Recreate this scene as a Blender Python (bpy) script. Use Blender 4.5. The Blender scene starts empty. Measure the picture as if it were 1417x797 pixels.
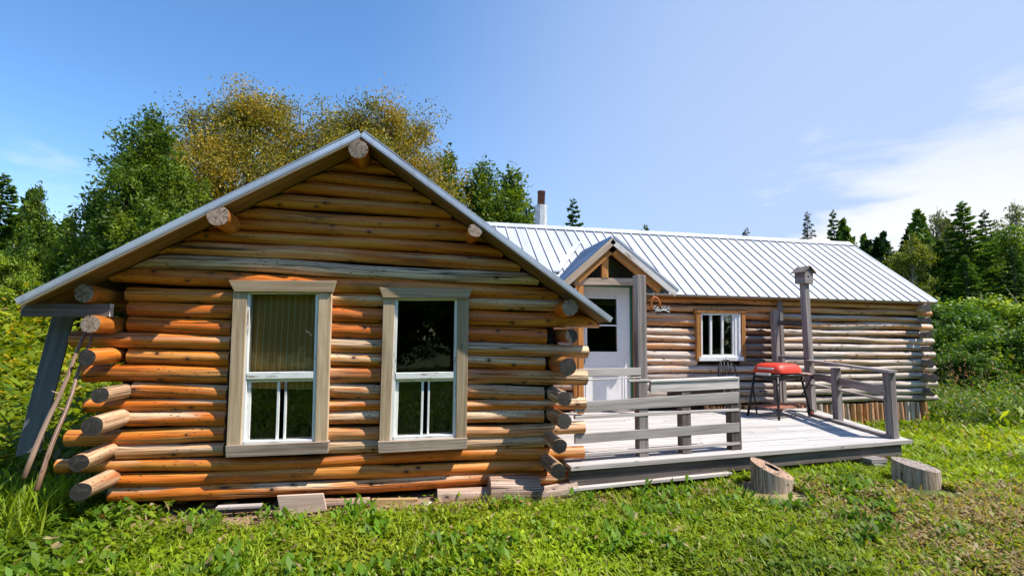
import bpy, math, random
import numpy as np
from math import sin, cos, pi, radians, atan, atan2, sqrt, hypot
from mathutils import Vector as V, Matrix, noise
random.seed(7); RNG = np.random.default_rng(11)
SC = bpy.context.scene; COL = SC.collection

# ------------------------------------------------------------------ camera survey (photo pixel -> point on a real plane)
PW, PH, FPX = 1417, 797, 700.0
yaw, pitch, roll = radians(11.2), atan((470-398.5)/FPX), .010
fw = V((sin(yaw)*cos(pitch), cos(yaw)*cos(pitch), sin(pitch)))
r0 = V((cos(yaw), -sin(yaw), 0)); u0 = r0.cross(fw)
RT = r0*cos(roll)+u0*sin(roll); UP = u0*cos(roll)-r0*sin(roll)
CAM = V((0, 0, 1.6))
def ray(px, py): return fw + RT*((px-PW/2)/FPX) - UP*((py-PH/2)/FPX)
def onY(px, py, Y): d = ray(px, py); return CAM + d*(Y/d.y)
def onZ(px, py, Z): d = ray(px, py); return CAM + d*((Z-CAM.z)/d.z)
def onP(px, py, p, n): d = ray(px, py); return CAM + d*((p-CAM).dot(n)/d.dot(n))
def zat(px, py, x, y):
    d = ray(px, py); return CAM.z + d.z*hypot(x, y)/hypot(d.x, d.y)

cam = bpy.data.cameras.new('camera'); co = bpy.data.objects.new('camera', cam); COL.objects.link(co)
m = Matrix((RT, UP, -fw)).transposed().to_4x4(); m.translation = CAM; co.matrix_world = m
cam.sensor_width = 36; cam.lens = FPX/PW*36; cam.clip_start = .05; cam.clip_end = 3000
SC.camera = co

# ------------------------------------------------------------------ node helper
class NT:
    def __init__(s, name):
        s.m = bpy.data.materials.new(name); s.m.use_nodes = True
        s.t = s.m.node_tree; s.t.nodes.clear(); s.out = s.n('ShaderNodeOutputMaterial')
    def n(s, typ, ins=None, **kw):
        x = s.t.nodes.new(typ)
        for k, v in kw.items(): setattr(x, k, v)
        for k, v in (ins or {}).items(): s.set(x.inputs[k], v)
        return x
    def set(s, sock, v):
        if hasattr(v, 'is_output') or isinstance(v, bpy.types.NodeSocket): s.t.links.new(v, sock)
        else:
            if isinstance(v, (tuple, list)) and sock.type == 'RGBA' and len(v) == 3: v = (*v, 1)
            sock.default_value = v
    def math(s, op, a, b=0.0, clamp=False):
        x = s.n('ShaderNodeMath', {0: a, 1: b}, operation=op, use_clamp=clamp); return x.outputs[0]
    def mix(s, f, a, b, bt='MIX'):
        x = s.n('ShaderNodeMix', data_type='RGBA', blend_type=bt)
        s.set(x.inputs[0], f); s.set(x.inputs[6], a); s.set(x.inputs[7], b); return x.outputs[2]
    def ss(s, x, a, b, lo=0., hi=1.):
        r = s.n('ShaderNodeMapRange', {0: x, 1: a, 2: b, 3: lo, 4: hi}, interpolation_type='SMOOTHSTEP'); return r.outputs[0]
    def noise(s, vec, scale, detail=3, rough=.55, dist=0):
        r = s.n('ShaderNodeTexNoise', {'Vector': vec, 'Scale': scale, 'Detail': detail, 'Roughness': rough, 'Distortion': dist}); return r.outputs[0]
    def uvs(s, su, sv, off=0.0):
        """uv scaled + the per-piece random offset, as a vector"""
        if not hasattr(s, 'sep'):
            uv = s.n('ShaderNodeUVMap').outputs[0]; s.sep = s.n('ShaderNodeSeparateXYZ', {0: uv})
            at = s.n('ShaderNodeAttribute', attribute_name='tint'); s.ts = s.n('ShaderNodeSeparateColor', {0: at.outputs[0]}); s.alpha = at.outputs['Alpha']
        u = s.math('MULTIPLY', s.sep.outputs[0], su); v = s.math('MULTIPLY', s.sep.outputs[1], sv)
        w = s.math('MULTIPLY_ADD', s.ts.outputs[0], 53.); w = s.math('ADD', w, off)
        return s.n('ShaderNodeCombineXYZ', {0: u, 1: v, 2: w}).outputs[0]
    def obj(s): return s.n('ShaderNodeTexCoord').outputs['Object']
    def scl(s, vec, a, b, c): return s.n('ShaderNodeVectorMath', {0: vec, 1: (a, b, c)}, operation='MULTIPLY').outputs[0]
    def fin(s, col, rough=.7, bump=None, bd=.01, bs=1., **kw):
        p = s.n('ShaderNodeBsdfPrincipled', {'Base Color': col, 'Roughness': rough, **kw})
        if bump is not None:
            b = s.n('ShaderNodeBump', {'Height': bump, 'Distance': bd, 'Strength': bs}); s.t.links.new(b.outputs[0], p.inputs['Normal'])
        s.t.links.new(p.outputs[0], s.out.inputs[0]); s.m.diffuse_color = (.5, .5, .5, 1); return s.m

def mat_log(name, A, B, Dk, GL, GD, greyb=0.0):
    t = NT(name)
    g1 = t.noise(t.uvs(.5, 11), 1, 4, .6, .4); g2 = t.noise(t.uvs(2.0, 130, 5), 1, 3, .6)
    g3 = t.noise(t.uvs(.35, 2.2, 9), 1, 3, .55)
    c = t.mix(t.ss(g1, .36, .64), A, B)
    c = t.mix(t.math('MULTIPLY', t.ss(g2, .42, .72), .55), c, Dk)
    c = t.mix(t.math('MULTIPLY', t.ss(t.noise(t.uvs(1.3, 5, 14), 1, 4, .65), .52, .74), .6), c, Dk)
    # weathered patches
    gf = t.math('ADD', t.math('MULTIPLY', t.ts.outputs[1], 1.15), t.math('SUBTRACT', t.math('MULTIPLY', g3, 1.9), 1.05 - greyb))
    gf = t.math('ADD', gf, t.math('MULTIPLY', t.math('SUBTRACT', g1, .5), .9))
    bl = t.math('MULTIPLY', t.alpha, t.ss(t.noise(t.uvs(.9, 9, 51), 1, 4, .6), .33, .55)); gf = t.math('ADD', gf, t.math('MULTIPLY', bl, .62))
    gcol = t.mix(t.ss(t.noise(t.uvs(1.2, 40, 21), 1, 5, .7), .35, .62), GD, GL)
    c = t.mix(t.ss(gf, .2, .75), c, gcol)
    # stain streaks from nails and knots
    vo = t.n('ShaderNodeTexVoronoi', {'Vector': t.uvs(4.2, 6.2, 2), 'Scale': 1., 'Randomness': 1.}, voronoi_dimensions='2D')
    d = vo.outputs['Distance']; dj = t.math('ADD', d, t.math('MULTIPLY', t.ss(t.noise(t.uvs(2.2, 4, 61), 1, 1), .42, .58, 1, 0), .5)); kn = t.ss(dj, .05, .09, 1, 0); kr = t.ss(dj, .07, .26, 1, 0)
    c = t.mix(t.math('MULTIPLY', kr, .45), c, Dk); c = t.mix(kn, c, (.028, .014, .008))
    vo2 = t.n('ShaderNodeTexVoronoi', {'Vector': t.uvs(9, 26, 8), 'Scale': 1., 'Randomness': 1.}, voronoi_dimensions='2D')
    c = t.mix(t.math('MULTIPLY', t.ss(vo2.outputs['Distance'], .07, .15, .85, 0), t.ss(t.noise(t.uvs(3, 6, 77), 1, 2), .5, .6)), c, (.03, .016, .008))
    # long drying cracks
    ck = t.noise(t.uvs(.45, 26, 31), 1, 2, .5); ckm = t.ss(t.math('ABSOLUTE', t.math('SUBTRACT', ck, .5)), .006, .024, 1, 0)
    ckm = t.math('MULTIPLY', ckm, t.ss(t.noise(t.uvs(.6, 3, 44), 1, 1), .47, .58))
    c = t.mix(t.math('MULTIPLY', ckm, .9), c, (.02, .01, .006))
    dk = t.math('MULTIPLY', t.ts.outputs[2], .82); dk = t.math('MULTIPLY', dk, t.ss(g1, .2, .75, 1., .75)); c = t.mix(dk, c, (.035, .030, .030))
    h = t.math('ADD', t.math('MULTIPLY', g2, .5), g1); h = t.math('SUBTRACT', h, t.math('MULTIPLY', ckm, 1.2)); h = t.math('SUBTRACT', h, t.math('MULTIPLY', kn, .7))
    return t.fin(c, t.ss(gf, .1, .8, .42, .8), h, .006, .8)

def mat_end(name, L, D):
    t = NT(name); t.uvs(1, 1)
    v = t.n('ShaderNodeCombineXYZ', {0: t.sep.outputs[0], 1: t.sep.outputs[1], 2: 0.}).outputs[0]
    ln = t.n('ShaderNodeVectorMath', {0: v}, operation='LENGTH').outputs['Value']
    w = t.math('ADD', ln, t.math('MULTIPLY', t.noise(t.uvs(14, 14), 1, 2), .012))
    ring = t.math('SINE', t.math('MULTIPLY', w, 900.))
    ang = t.math('ARCTAN2', t.sep.outputs[1], t.sep.outputs[0])
    cv = t.n('ShaderNodeCombineXYZ', {0: t.math('MULTIPLY', ang, 1.1), 1: t.math('MULTIPLY', ln, 6.), 2: t.math('MULTIPLY', t.ts.outputs[0], 37.)}).outputs[0]
    ck = t.ss(t.math('ABSOLUTE', t.math('SUBTRACT', t.noise(cv, 2.2, 1), .5)), .006, .03, 1, 0)
    base = t.mix(t.ss(t.math('ADD', t.noise(t.uvs(30, 30), 1, 4), t.math('MULTIPLY', t.ts.outputs[1], -.35)), .15, .55), D, L)
    c = t.mix(t.math('MULTIPLY', t.ss(ring, -.4, .9), .35), base, D); c = t.mix(ck, c, (.012, .008, .006))
    return t.fin(c, .85, t.math('SUBTRACT', t.math('MULTIPLY', ring, .2), ck), .004, .8)

def mat_plank(name, L, D, K=(.03, .02, .015), knots=.5, rough=.8, contrast=1., stain=.3):
    t = NT(name)
    g1 = t.noise(t.uvs(1.2, 30), 1, 4, .6, .3); g2 = t.noise(t.uvs(3, 160, 4), 1, 2, .6); g3 = t.noise(t.uvs(1.1, 4, 7), 1, 4, .6)
    c = t.mix(t.ss(g1, .5-.18*contrast, .5+.18*contrast), D, L); c = t.mix(t.math('MULTIPLY', t.ss(g2, .5, .75), .45), c, D)
    c = t.mix(t.math('MULTIPLY', t.ss(g3, .5, .72), stain), c, K)
    vo = t.n('ShaderNodeTexVoronoi', {'Vector': t.uvs(2.6, 9, 2), 'Scale': 1.}); d = vo.outputs['Distance']
    c = t.mix(t.math('MULTIPLY', t.ss(d, .05, .11, 1, 0), knots), c, K)
    br = t.math('MULTIPLY_ADD', t.ts.outputs[1], .7); t.set(br.node.inputs[2], .65)
    c = t.mix(1., c, t.n('ShaderNodeCombineColor', {0: br, 1: br, 2: br}).outputs[0], 'MULTIPLY')
    return t.fin(c, rough, t.math('ADD', g1, g2), .003, .7)

def mat_paint(name, col, worn, amt=.5, rough=.5):
    t = NT(name); n = t.noise(t.uvs(9, 60), 1, 5, .7); n2 = t.noise(t.uvs(1.5, 5, 3), 1, 3)
    f = t.ss(t.math('ADD', n, t.math('MULTIPLY', n2, .8)), 1.12-amt*.25, 1.22-amt*.2)
    dirt = t.noise(t.obj(), 6, 4, .6)
    c = t.mix(t.ss(dirt, .45, .8, 0, .35), col, tuple(x*.62 for x in col))
    return t.fin(t.mix(f, c, worn), rough, f, .001, .6)

def mat_plain(name, col, rough=.6, metal=0., var=.25, scale=8, bump=.0, col2=None):
    t = NT(name); n = t.noise(t.obj(), scale, 5, .6)
    c = t.mix(t.ss(n, .3, .7), tuple(x*(1-var) for x in col) if col2 is None else col2, col)
    return t.fin(c, rough, n if bump else None, bump or .01, 1., Metallic=metal)

M = {}
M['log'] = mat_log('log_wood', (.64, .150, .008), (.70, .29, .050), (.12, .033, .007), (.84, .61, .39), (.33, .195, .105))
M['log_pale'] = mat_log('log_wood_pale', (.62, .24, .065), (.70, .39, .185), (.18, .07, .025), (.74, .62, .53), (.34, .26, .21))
M['end'] = mat_end('log_end_grain', (.42, .31, .23), (.12, .08, .055))
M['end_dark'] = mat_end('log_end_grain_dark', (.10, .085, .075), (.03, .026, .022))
M['chink'] = mat_plain('dark_chinking', (.035, .022, .013), .95, var=.5, scale=20)
M['trim'] = mat_plank('trim_wood', (.62, .47, .30), (.43, .29, .165), knots=.5, stain=.25)
M['sillw'] = mat_plank('sill_wood', (.38, .30, .23), (.17, .12, .09), knots=.6, stain=.5)
M['white'] = mat_paint('white_paint', (.80, .80, .77), (.33, .27, .22), .55)
M['door'] = mat_paint('door_paint', (.80, .79, .78), (.55, .5, .45), .12)
M['green'] = mat_paint('green_paint', (.008, .14, .075), (.05, .12, .08), .2)
M['orange_wood'] = mat_plank('orange_timber', (.50, .22, .05), (.30, .11, .02), knots=.7, stain=.3)
M['grey_wood'] = mat_plank('weathered_timber', (.30, .26, .25), (.15, .12, .11), knots=.5, stain=.35)
M['dark_wood'] = mat_plank('dark_timber', (.16, .13, .115), (.075, .055, .048), knots=.4, stain=.4)
M['brace_wood'] = mat_plank('brace_timber', (.17, .17, .18), (.10, .10, .11), knots=.3, stain=.2)
M['pale_wood'] = mat_plank('pale_weathered_board', (.56, .51, .48), (.36, .31, .285), (.11, .08, .065), knots=.8, stain=.22)
M['deck'] = mat_plank('deck_board', (.54, .515, .495), (.38, .35, .33), (.17, .14, .12), knots=.4, stain=.15)
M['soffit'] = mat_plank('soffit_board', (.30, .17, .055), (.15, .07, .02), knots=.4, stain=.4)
M['barge'] = mat_plank('barge_board', (.60, .47, .36), (.38, .27, .18), (.12, .08, .05), knots=.4, stain=.35)
M['peel'] = mat_paint('peeling_white_board', (.66, .62, .58), (.32, .2, .12), .8, .7)
M['stick'] = mat_log('stick_bark', (.22, .12, .07), (.30, .17, .10), (.08, .045, .03), (.30, .22, .16), (.14, .10, .07))
M['bark_log'] = mat_log('bark_block', (.40, .25, .17), (.47, .31, .22), (.12, .07, .05), (.50, .38, .30), (.25, .17, .13), .1)
M['stump_bark'] = mat_log('stump_side', (.40, .27, .17), (.48, .36, .25), (.13, .08, .05), (.56, .46, .36), (.26, .19, .13), .1)
M['stump_top'] = mat_end('stump_end_grain', (.46, .30, .20), (.22, .12, .075))
M['stump_grey'] = mat_end('stump_end_grey', (.34, .28, .24), (.19, .145, .12))
M['trunk'] = mat_log('tree_bark', (.10, .075, .055), (.16, .12, .09), (.04, .03, .02), (.22, .19, .16), (.08, .06, .05))
M['birch'] = mat_log('birch_bark', (.42, .38, .33), (.5, .46, .4), (.08, .06, .05), (.5, .47, .42), (.2, .18, .16), .2)
M['black'] = mat_plain('black_iron', (.018, .017, .017), .45, var=.4)
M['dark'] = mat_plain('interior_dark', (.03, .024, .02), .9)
M['rust'] = mat_plain('rusty_pipe', (.20, .06, .025), .75, var=.3, scale=14, bump=.002, col2=(.055, .03, .025))
M['chimney'] = mat_plain('chimney_render', (.60, .60, .60), .6, var=.3, scale=9, bump=.004)
M['red'] = mat_plain('red_enamel', (.70, .045, .016), .5, var=.22, scale=5)
M['redtrim'] = mat_plain('wheel_red', (.5, .03, .02), .4)
M['shelf'] = mat_plank('slat_wood', (.42, .17, .11), (.26, .09, .06), knots=.2, stain=.25)
M['slat_pale'] = mat_plank('slat_wood_faded', (.55, .38, .30), (.36, .20, .15), knots=.2, stain=.2)
M['gripgrey'] = mat_plain('grey_handle', (.55, .54, .54), .4)
M['brick'] = mat_plain('brick', (.45, .16, .08), .9, scale=30, bump=.003)
M['stone'] = mat_plain('pale_stone', (.60, .52, .42), .9, scale=9, bump=.006, var=.35)
M['board_new'] = mat_plank('raw_board', (.62, .42, .20), (.48, .29, .12), knots=.4)
M['panel'] = mat_plank('raw_panel', (.62, .47, .37), (.50, .35, .27), knots=.2)
M['iron_orange'] = mat_plain('orange_paint', (.55, .15, .03), .6)
M['iron_white'] = mat_plain('white_iron', (.62, .6, .58), .5)

def mk_metal(name, c1, c2, rough, metal):
    t = NT(name); o = t.obj(); n = t.noise(t.scl(o, 1., 1, 1), 1.1, 4, .6); n2 = t.noise(t.scl(o, 9, 9, 1.5), 2, 4, .65)
    c = t.mix(t.ss(n, .35, .7), c1, c2); c = t.mix(t.ss(n2, .48, .8, 0, .6), c, tuple(x*.6 for x in c2)); n3 = t.noise(t.scl(o, 4.7, .35, .35), 1, 3, .6); c = t.mix(t.ss(n3, .5, .7, 0, .5), c, (c2[0]*.82, c2[1]*.78, c2[2]*.74))
    return t.fin(c, t.ss(n2, .3, .8, rough, rough+.15), n2, .001, .5, Metallic=metal)
M['roof'] = mk_metal('white_roof_metal', (.52, .54, .58), (.44, .46, .51), .38, .15)
M['galv'] = mk_metal('galvanised_metal', (.70, .73, .78), (.55, .58, .63), .34, .45)
M['galv_shade'] = mk_metal('shaded_metal', (.20, .29, .44), (.15, .23, .36), .35, .8)  # left porch slope: shade and blue sky reflection painted into the colour
M['seam'] = mk_metal('seam_shade_grime', (.16, .16, .18), (.10, .10, .12), .6, .2)  # for strips along the ribs: painted shade side plus dirt

def mk_glass():
    t = NT('window_glass')
    g = t.n('ShaderNodeBsdfGlossy', {'Color': (.9, .95, .93), 'Roughness': .015}); tr = t.n('ShaderNodeBsdfTransparent', {'Color': (.93, .96, .94)})
    lw = t.n('ShaderNodeFresnel', {'IOR': 1.55}); f = t.math('MULTIPLY_ADD', lw.outputs[0], .9); t.set(f.node.inputs[2], .0)
    b = t.n('ShaderNodeBump', {'Height': t.noise(t.obj(), 1.4, 1), 'Distance': .01, 'Strength': .35}); t.t.links.new(b.outputs[0], g.inputs['Normal'])
    mx = t.n('ShaderNodeMixShader', {0: f, 1: tr.outputs[0], 2: g.outputs[0]}); t.t.links.new(mx.outputs[0], t.out.inputs[0]); return t.m
M['glass'] = mk_glass()
def mk_blind():
    t = NT('woven_blind'); t.uvs(1, 1)
    a = t.math('SINE', t.math('MULTIPLY', t.sep.outputs[1], 900.)); n = t.noise(t.uvs(60, 500), 1, 3)
    s = t.math('ABSOLUTE', t.math('SUBTRACT', t.math('FRACT', t.math('MULTIPLY', t.sep.outputs[0], 19.)), .5))
    c = t.mix(t.math('MULTIPLY', t.ss(n, .35, .7), 1.), (.62, .28, .06), (.85, .46, .14)); c = t.mix(t.ss(a, -1, 1, 0, .35), c, (.20, .12, .04))
    c = t.mix(t.ss(s, .04, .09, .8, 0), c, (.85, .70, .42))
    return t.fin(c, .8)
M['blind'] = mk_blind()

def mat_leaf(name, gloss=.35, tl=.35):
    t = NT(name); a = t.n('ShaderNodeAttribute', attribute_name='tint').outputs[0]
    p = t.n('ShaderNodeBsdfPrincipled', {'Base Color': a, 'Roughness': .5, 'Specular IOR Level': gloss})
    tc = t.mix(1., a, (1.25, 1.15, .5), 'MULTIPLY'); tr = t.n('ShaderNodeBsdfTranslucent', {'Color': tc})
    mx = t.n('ShaderNodeMixShader', {0: tl, 1: p.outputs[0], 2: tr.outputs[0]}); t.t.links.new(mx.outputs[0], t.out.inputs[0]); return t.m
M['leaf'] = mat_leaf('leaf'); M['needle'] = mat_leaf('needle', .2, .33); M['grass'] = mat_leaf('grass_blade', .25, .45)

# ------------------------------------------------------------------ mesh builder
def setp(o, label=None, cat=None, group=None, kind=None):
    for k, v in (('label', label), ('category', cat), ('group', group), ('kind', kind)):
        if v: o[k] = v
    return o
def empty(name, loc=(0, 0, 0), label=None, cat=None, group=None, rz=0):
    o = bpy.data.objects.new(name, None); COL.objects.link(o); o.location = loc; o.rotation_euler = (0, 0, rz); o.empty_display_size = .2
    return setp(o, label, cat, group)
class MB:
    def __init__(s): s.v = []; s.f = []; s.uv = []; s.mi = []; s.sm = []; s.tint = []
    def face(s, pts, uvs, mi=0, tint=(.5, .5, 0), smooth=False):
        b = len(s.v); s.v += [tuple(p) for p in pts]; s.tint += [tint]*len(pts)
        s.f.append(tuple(range(b, b+len(pts)))); s.uv.append(uvs); s.mi.append(mi); s.sm.append(smooth)
    def plank(s, p0, p1, w, t, mi=0, tint=None, off=None, endmi=None, w1=None):
        """board from p0 to p1 (centre line); w, t = full width and thickness vectors"""
        p0, p1, w, t = V(p0), V(p1), V(w), V(t); w1 = V(w1) if w1 is not None else w; u = random.random()*40 if off is None else off
        tint = tint or (random.random(), random.random(), 0); L = (p1-p0).length; W = w.length; T = t.length
        b = len(s.v)
        for p, ww in ((p0, w), (p1, w1)):
            for a, c in ((-1, -1), (1, -1), (1, 1), (-1, 1)): s.v.append(tuple(p+ww*(a/2)+t*(c/2)))
        s.tint += [tint]*8
        q = [(0, 1, 5, 4, W), (1, 2, 6, 5, T), (2, 3, 7, 6, W), (3, 0, 4, 7, T)]; vv = 0
        flip = (p1-p0).cross(w).dot(t) > 0
        for a, c, d, e, ww in q:
            f = (b+a, b+c, b+d, b+e); uv = [(u, vv), (u, vv+ww), (u+L, vv+ww), (u+L, vv)]
            if not flip: f = f[::-1]; uv = uv[::-1]
            s.f.append(f); s.uv.append(uv); s.mi.append(mi); s.sm.append(False); vv += ww
        em = mi if endmi is None else endmi
        for f in ((b, b+3, b+2, b+1), (b+4, b+5, b+6, b+7)):
            uv = [(u, 0), (u, T), (u+.02, T), (u+.02, 0)]
            if not flip: f = f[::-1]
            s.f.append(f); s.uv.append(uv); s.mi.append(em); s.sm.append(False)
    def box(s, c, size, mi=0, tint=None, rz=0.):
        c = V(c); i = max(range(3), key=lambda k: size[k]); ax = [V((cos(rz), sin(rz), 0)), V((-sin(rz), cos(rz), 0)), V((0, 0, 1))]
        j, k = [(1, 2), (0, 2), (0, 1)][i]; d = ax[i]*(size[i]/2); s.plank(c-d, c+d, ax[j]*size[j], ax[k]*size[k], mi, tint)
    def hexa(s, P, mi=0, tint=None):
        """8 corner points: front 4 (ccw from outside) then back 4; uv from the longest front edge"""
        P = [V(p) for p in P]; u = random.random()*40; tint = tint or (random.random(), random.random(), 0)
        e1 = (P[1]-P[0]).length; e2 = (P[3]-P[0]).length; sw = e2 > e1
        b = len(s.v); s.v += [tuple(p) for p in P]; s.tint += [tint]*8
        def uvq(a, c): q = [(u, 0), (u+a, 0), (u+a, c), (u, c)]; return [(u+y, x-u) for x, y in q] if sw else q
        th = (P[4]-P[0]).length
        for f, uv in (((0, 1, 2, 3), uvq(e1, e2)), ((5, 4, 7, 6), uvq(e1, e2)),
                      ((0, 4, 5, 1), [(u, 0), (u, th), (u+e1, th), (u+e1, 0)]), ((2, 6, 7, 3), [(u, 0), (u, th), (u+e1, th), (u+e1, 0)]),
                      ((1, 5, 6, 2), [(u, 0), (u, th), (u+e2, th), (u+e2, 0)]), ((3, 7, 4, 0), [(u, 0), (u, th), (u+e2, th), (u+e2, 0)])):
            s.f.append(tuple(b+i for i in f)); s.uv.append(uv); s.mi.append(mi); s.sm.append(False)
    def log(s, p0, p1, ra, rb, mi=0, emi=1, rnd=None, grey=.4, back=(0, 1, 0), sides=18, step=.08, rough=.085, bow=.018, ends=True, egrey=.5, tilt=.12, clamp=None, dark=0., bleach=0.):
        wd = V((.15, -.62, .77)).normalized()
        p0, p1 = V(p0), V(p1); d = (p1-p0); L = d.length; d.normalize(); bk = V(back); bk = (bk-d*bk.dot(d)).normalized(); n2 = d.cross(bk)
        rnd = random.random() if rnd is None else rnd; n = max(2, int(L/step)); b = len(s.v); off = rnd*50; g = grey
        for i in range(n+1):
            t = i/n; x = t*L+off; r = ra+(rb-ra)*t
            c = p0+d*(t*L)+n2*(noise.noise((x*.6, 3.1, rnd*9))*bow*2)+bk*(noise.noise((x*.6, 9.1, rnd*9))*bow)
            for k in range(sides+1):
                a = 2*pi*k/sides; kk = k % sides; aa = 2*pi*kk/sides
                rr = r*(1+rough*(noise.noise((x*1.7, cos(aa)*.9+rnd*7, sin(aa)*.9))*1.6+noise.noise((x*7, cos(aa)*2.6, sin(aa)*2.6+rnd*7))*.7))
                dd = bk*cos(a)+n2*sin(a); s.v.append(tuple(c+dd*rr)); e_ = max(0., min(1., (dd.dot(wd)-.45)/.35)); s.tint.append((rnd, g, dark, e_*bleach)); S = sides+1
        for i in range(n):
            for k in range(sides):
                q = b+i*S+k; s.f.append((q, q+S, q+S+1, q+1)); u = off+i*L/n; u2 = off+(i+1)*L/n; v0 = k/sides*2*pi*ra; v1 = (k+1)/sides*2*pi*ra
                s.uv.append([(u, v0), (u2, v0), (u2, v1), (u, v1)]); s.mi.append(mi); s.sm.append(True)
        if ends:
            for i, sg in ((0, -1), (n, 1)):
                c0 = p0 if i == 0 else p1; b2 = len(s.v); ring = [V(s.v[b+i*S+k]) for k in range(sides)]
                tl = V((random.uniform(-tilt, tilt), random.uniform(-tilt, tilt)))
                pts = []
                for k in range(sides):
                    a = 2*pi*k/sides; sh = d*(sg*(tl.x*cos(a)+tl.y*sin(a))*.3*ra)
                    s.v[b+i*S+k] = tuple(ring[k]+sh); pts.append(ring[k]+sh)
                s.v[b+i*S+sides] = tuple(pts[0])
                cen = sum(pts, V((0, 0, 0)))/sides
                s.v += [tuple(p) for p in pts]+[tuple(cen+d*(sg*.003))]; s.tint += [(rnd, egrey, 0)]*(sides+1)
                for k in range(sides):
                    k2 = (k+1) % sides; f = (b2+k, b2+k2, b2+sides); uv = [(cos(2*pi*k/sides)*ra, sin(2*pi*k/sides)*ra), (cos(2*pi*k2/sides)*ra, sin(2*pi*k2/sides)*ra), (0, 0)]
                    if sg < 0: f = f[::-1]; uv = uv[::-1]
                    s.f.append(f); s.uv.append(uv); s.mi.append(emi); s.sm.append(False)
        if clamp:
            for i in range(b, len(s.v)):
                x, y, z = s.v[i]; s.v[i] = (x, y, min(z, clamp(x, y)))
    def tube(s, pts, rad, mi=0, sides=8, tint=None, cap=True):
        pts = [V(p) for p in pts]; n = len(pts); rad = rad if isinstance(rad, (list, tuple)) else [rad]*n
        tint = tint or (random.random(), .4, 0); b = len(s.v); ref = V((0, 0, 1)); u = random.random()*20; prev = None
        for i in range(n):
            d = (pts[min(i+1, n-1)]-pts[max(i-1, 0)]).normalized()
            if prev is None: a1 = d.cross(ref if abs(d.z) < .9 else V((1, 0, 0))).normalized()
            else: a1 = (prev-d*prev.dot(d)).normalized()
            prev = a1; a2 = d.cross(a1)
            for k in range(sides): a = 2*pi*k/sides; s.v.append(tuple(pts[i]+a1*(cos(a)*rad[i])+a2*(sin(a)*rad[i])))
        s.tint += [tint]*(n*sides)
        for i in range(n-1):
            L = (pts[i+1]-pts[i]).length
            for k in range(sides):
                k2 = (k+1) % sides; s.f.append((b+i*sides+k, b+i*sides+k2, b+(i+1)*sides+k2, b+(i+1)*sides+k))
                c = 2*pi*rad[0]/sides; s.uv.append([(u, k*c), (u, (k+1)*c), (u+L, (k+1)*c), (u+L, k*c)]); s.mi.append(mi); s.sm.append(True)
            u += L
        if cap:
            for i, rev in ((0, True), (n-1, False)):
                f = [b+i*sides+k for k in range(sides)]; s.f.append(tuple(f[::-1] if rev else f)); s.uv.append([(.01*cos(k), .01*sin(k)) for k in range(sides)]); s.mi.append(mi); s.sm.append(False)
    def build(s, name, mats, parent=None, bevel=0):
        me = bpy.data.meshes.new(name); me.from_pydata(s.v, [], s.f)
        uv = me.uv_layers.new(name='UVMap'); uv.data.foreach_set('uv', [c for f in s.uv for p in f for c in p])
        at = me.attributes.new('tint', 'FLOAT_COLOR', 'POINT'); at.data.foreach_set('color', [c for t in s.tint for c in (t if len(t) == 4 else (*t, 0.))])
        me.polygons.foreach_set('material_index', s.mi); me.polygons.foreach_set('use_smooth', s.sm)
        for x in (mats if isinstance(mats, (list, tuple)) else [mats]): me.materials.append(M[x])
        me.update(); o = bpy.data.objects.new(name, me); COL.objects.link(o)
        if parent: o.parent = parent; o.matrix_parent_inverse = Matrix.Translation(-V(parent.location)) if parent.rotation_euler.z == 0 and not parent.get('local') else Matrix()
        if bevel:
            bv = o.modifiers.new('bevel', 'BEVEL'); bv.width = bevel; bv.segments = 2; bv.limit_method = 'ANGLE'
        return o

# ------------------------------------------------------------------ world and sun
w = bpy.data.worlds.new('World'); SC.world = w; w.use_nodes = True; nt = w.node_tree; nt.nodes.clear()
def wn(t, ins=None, **kw):
    x = nt.nodes.new(t)
    for k, v in kw.items(): setattr(x, k, v)
    for k, v in (ins or {}).items():
        if isinstance(v, bpy.types.NodeSocket): nt.links.new(v, x.inputs[k])
        else: x.inputs[k].default_value = v
    return x
LD = V((-2.15, 1.0, -3.5)).normalized()       # the way the sunlight travels
sky = wn('ShaderNodeTexSky', sky_type='NISHITA', sun_disc=False, sun_elevation=math.asin(-LD.z), sun_rotation=atan2(-LD.x, -LD.y), altitude=300, air_density=1.0, dust_density=.2, ozone_density=3.0)
tc = wn('ShaderNodeTexCoord'); gen = tc.outputs['Generated']
def wm(op, a, b=0., c=0., clamp=False): return wn('ShaderNodeMath', {0: a, 1: b, 2: c}, operation=op, use_clamp=clamp).outputs[0]
def wss(x, a, b, lo=0., hi=1.): return wn('ShaderNodeMapRange', {0: x, 1: a, 2: b, 3: lo, 4: hi}, interpolation_type='SMOOTHSTEP').outputs[0]
def wdir(az, el): return (sin(radians(az))*cos(radians(el)), cos(radians(az))*cos(radians(el)), sin(radians(el)))
def wdot(v): return wn('ShaderNodeVectorMath', {0: gen, 1: v}, operation='DOT_PRODUCT').outputs['Value']
sep = wn('ShaderNodeSeparateXYZ', {0: gen}); el = sep.outputs[2]
def wnoise(sc, scale, det, rough, dist=0.):
    v = wn('ShaderNodeVectorMath', {0: gen, 1: sc}, operation='MULTIPLY').outputs[0]
    return wn('ShaderNodeTexNoise', {'Vector': v, 'Scale': scale, 'Detail': det, 'Roughness': rough, 'Distortion': dist}).outputs[0]
dr = wdot(wdir(66, 4))
big = wnoise((1, 1, 3.2), 2.2, 5, .55, .4); fine = wnoise((1, 1, 5), 6., 6, .62, .6)
cm = wm('ADD', wm('MULTIPLY', big, 1.0), wm('MULTIPLY', fine, .35))
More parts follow.
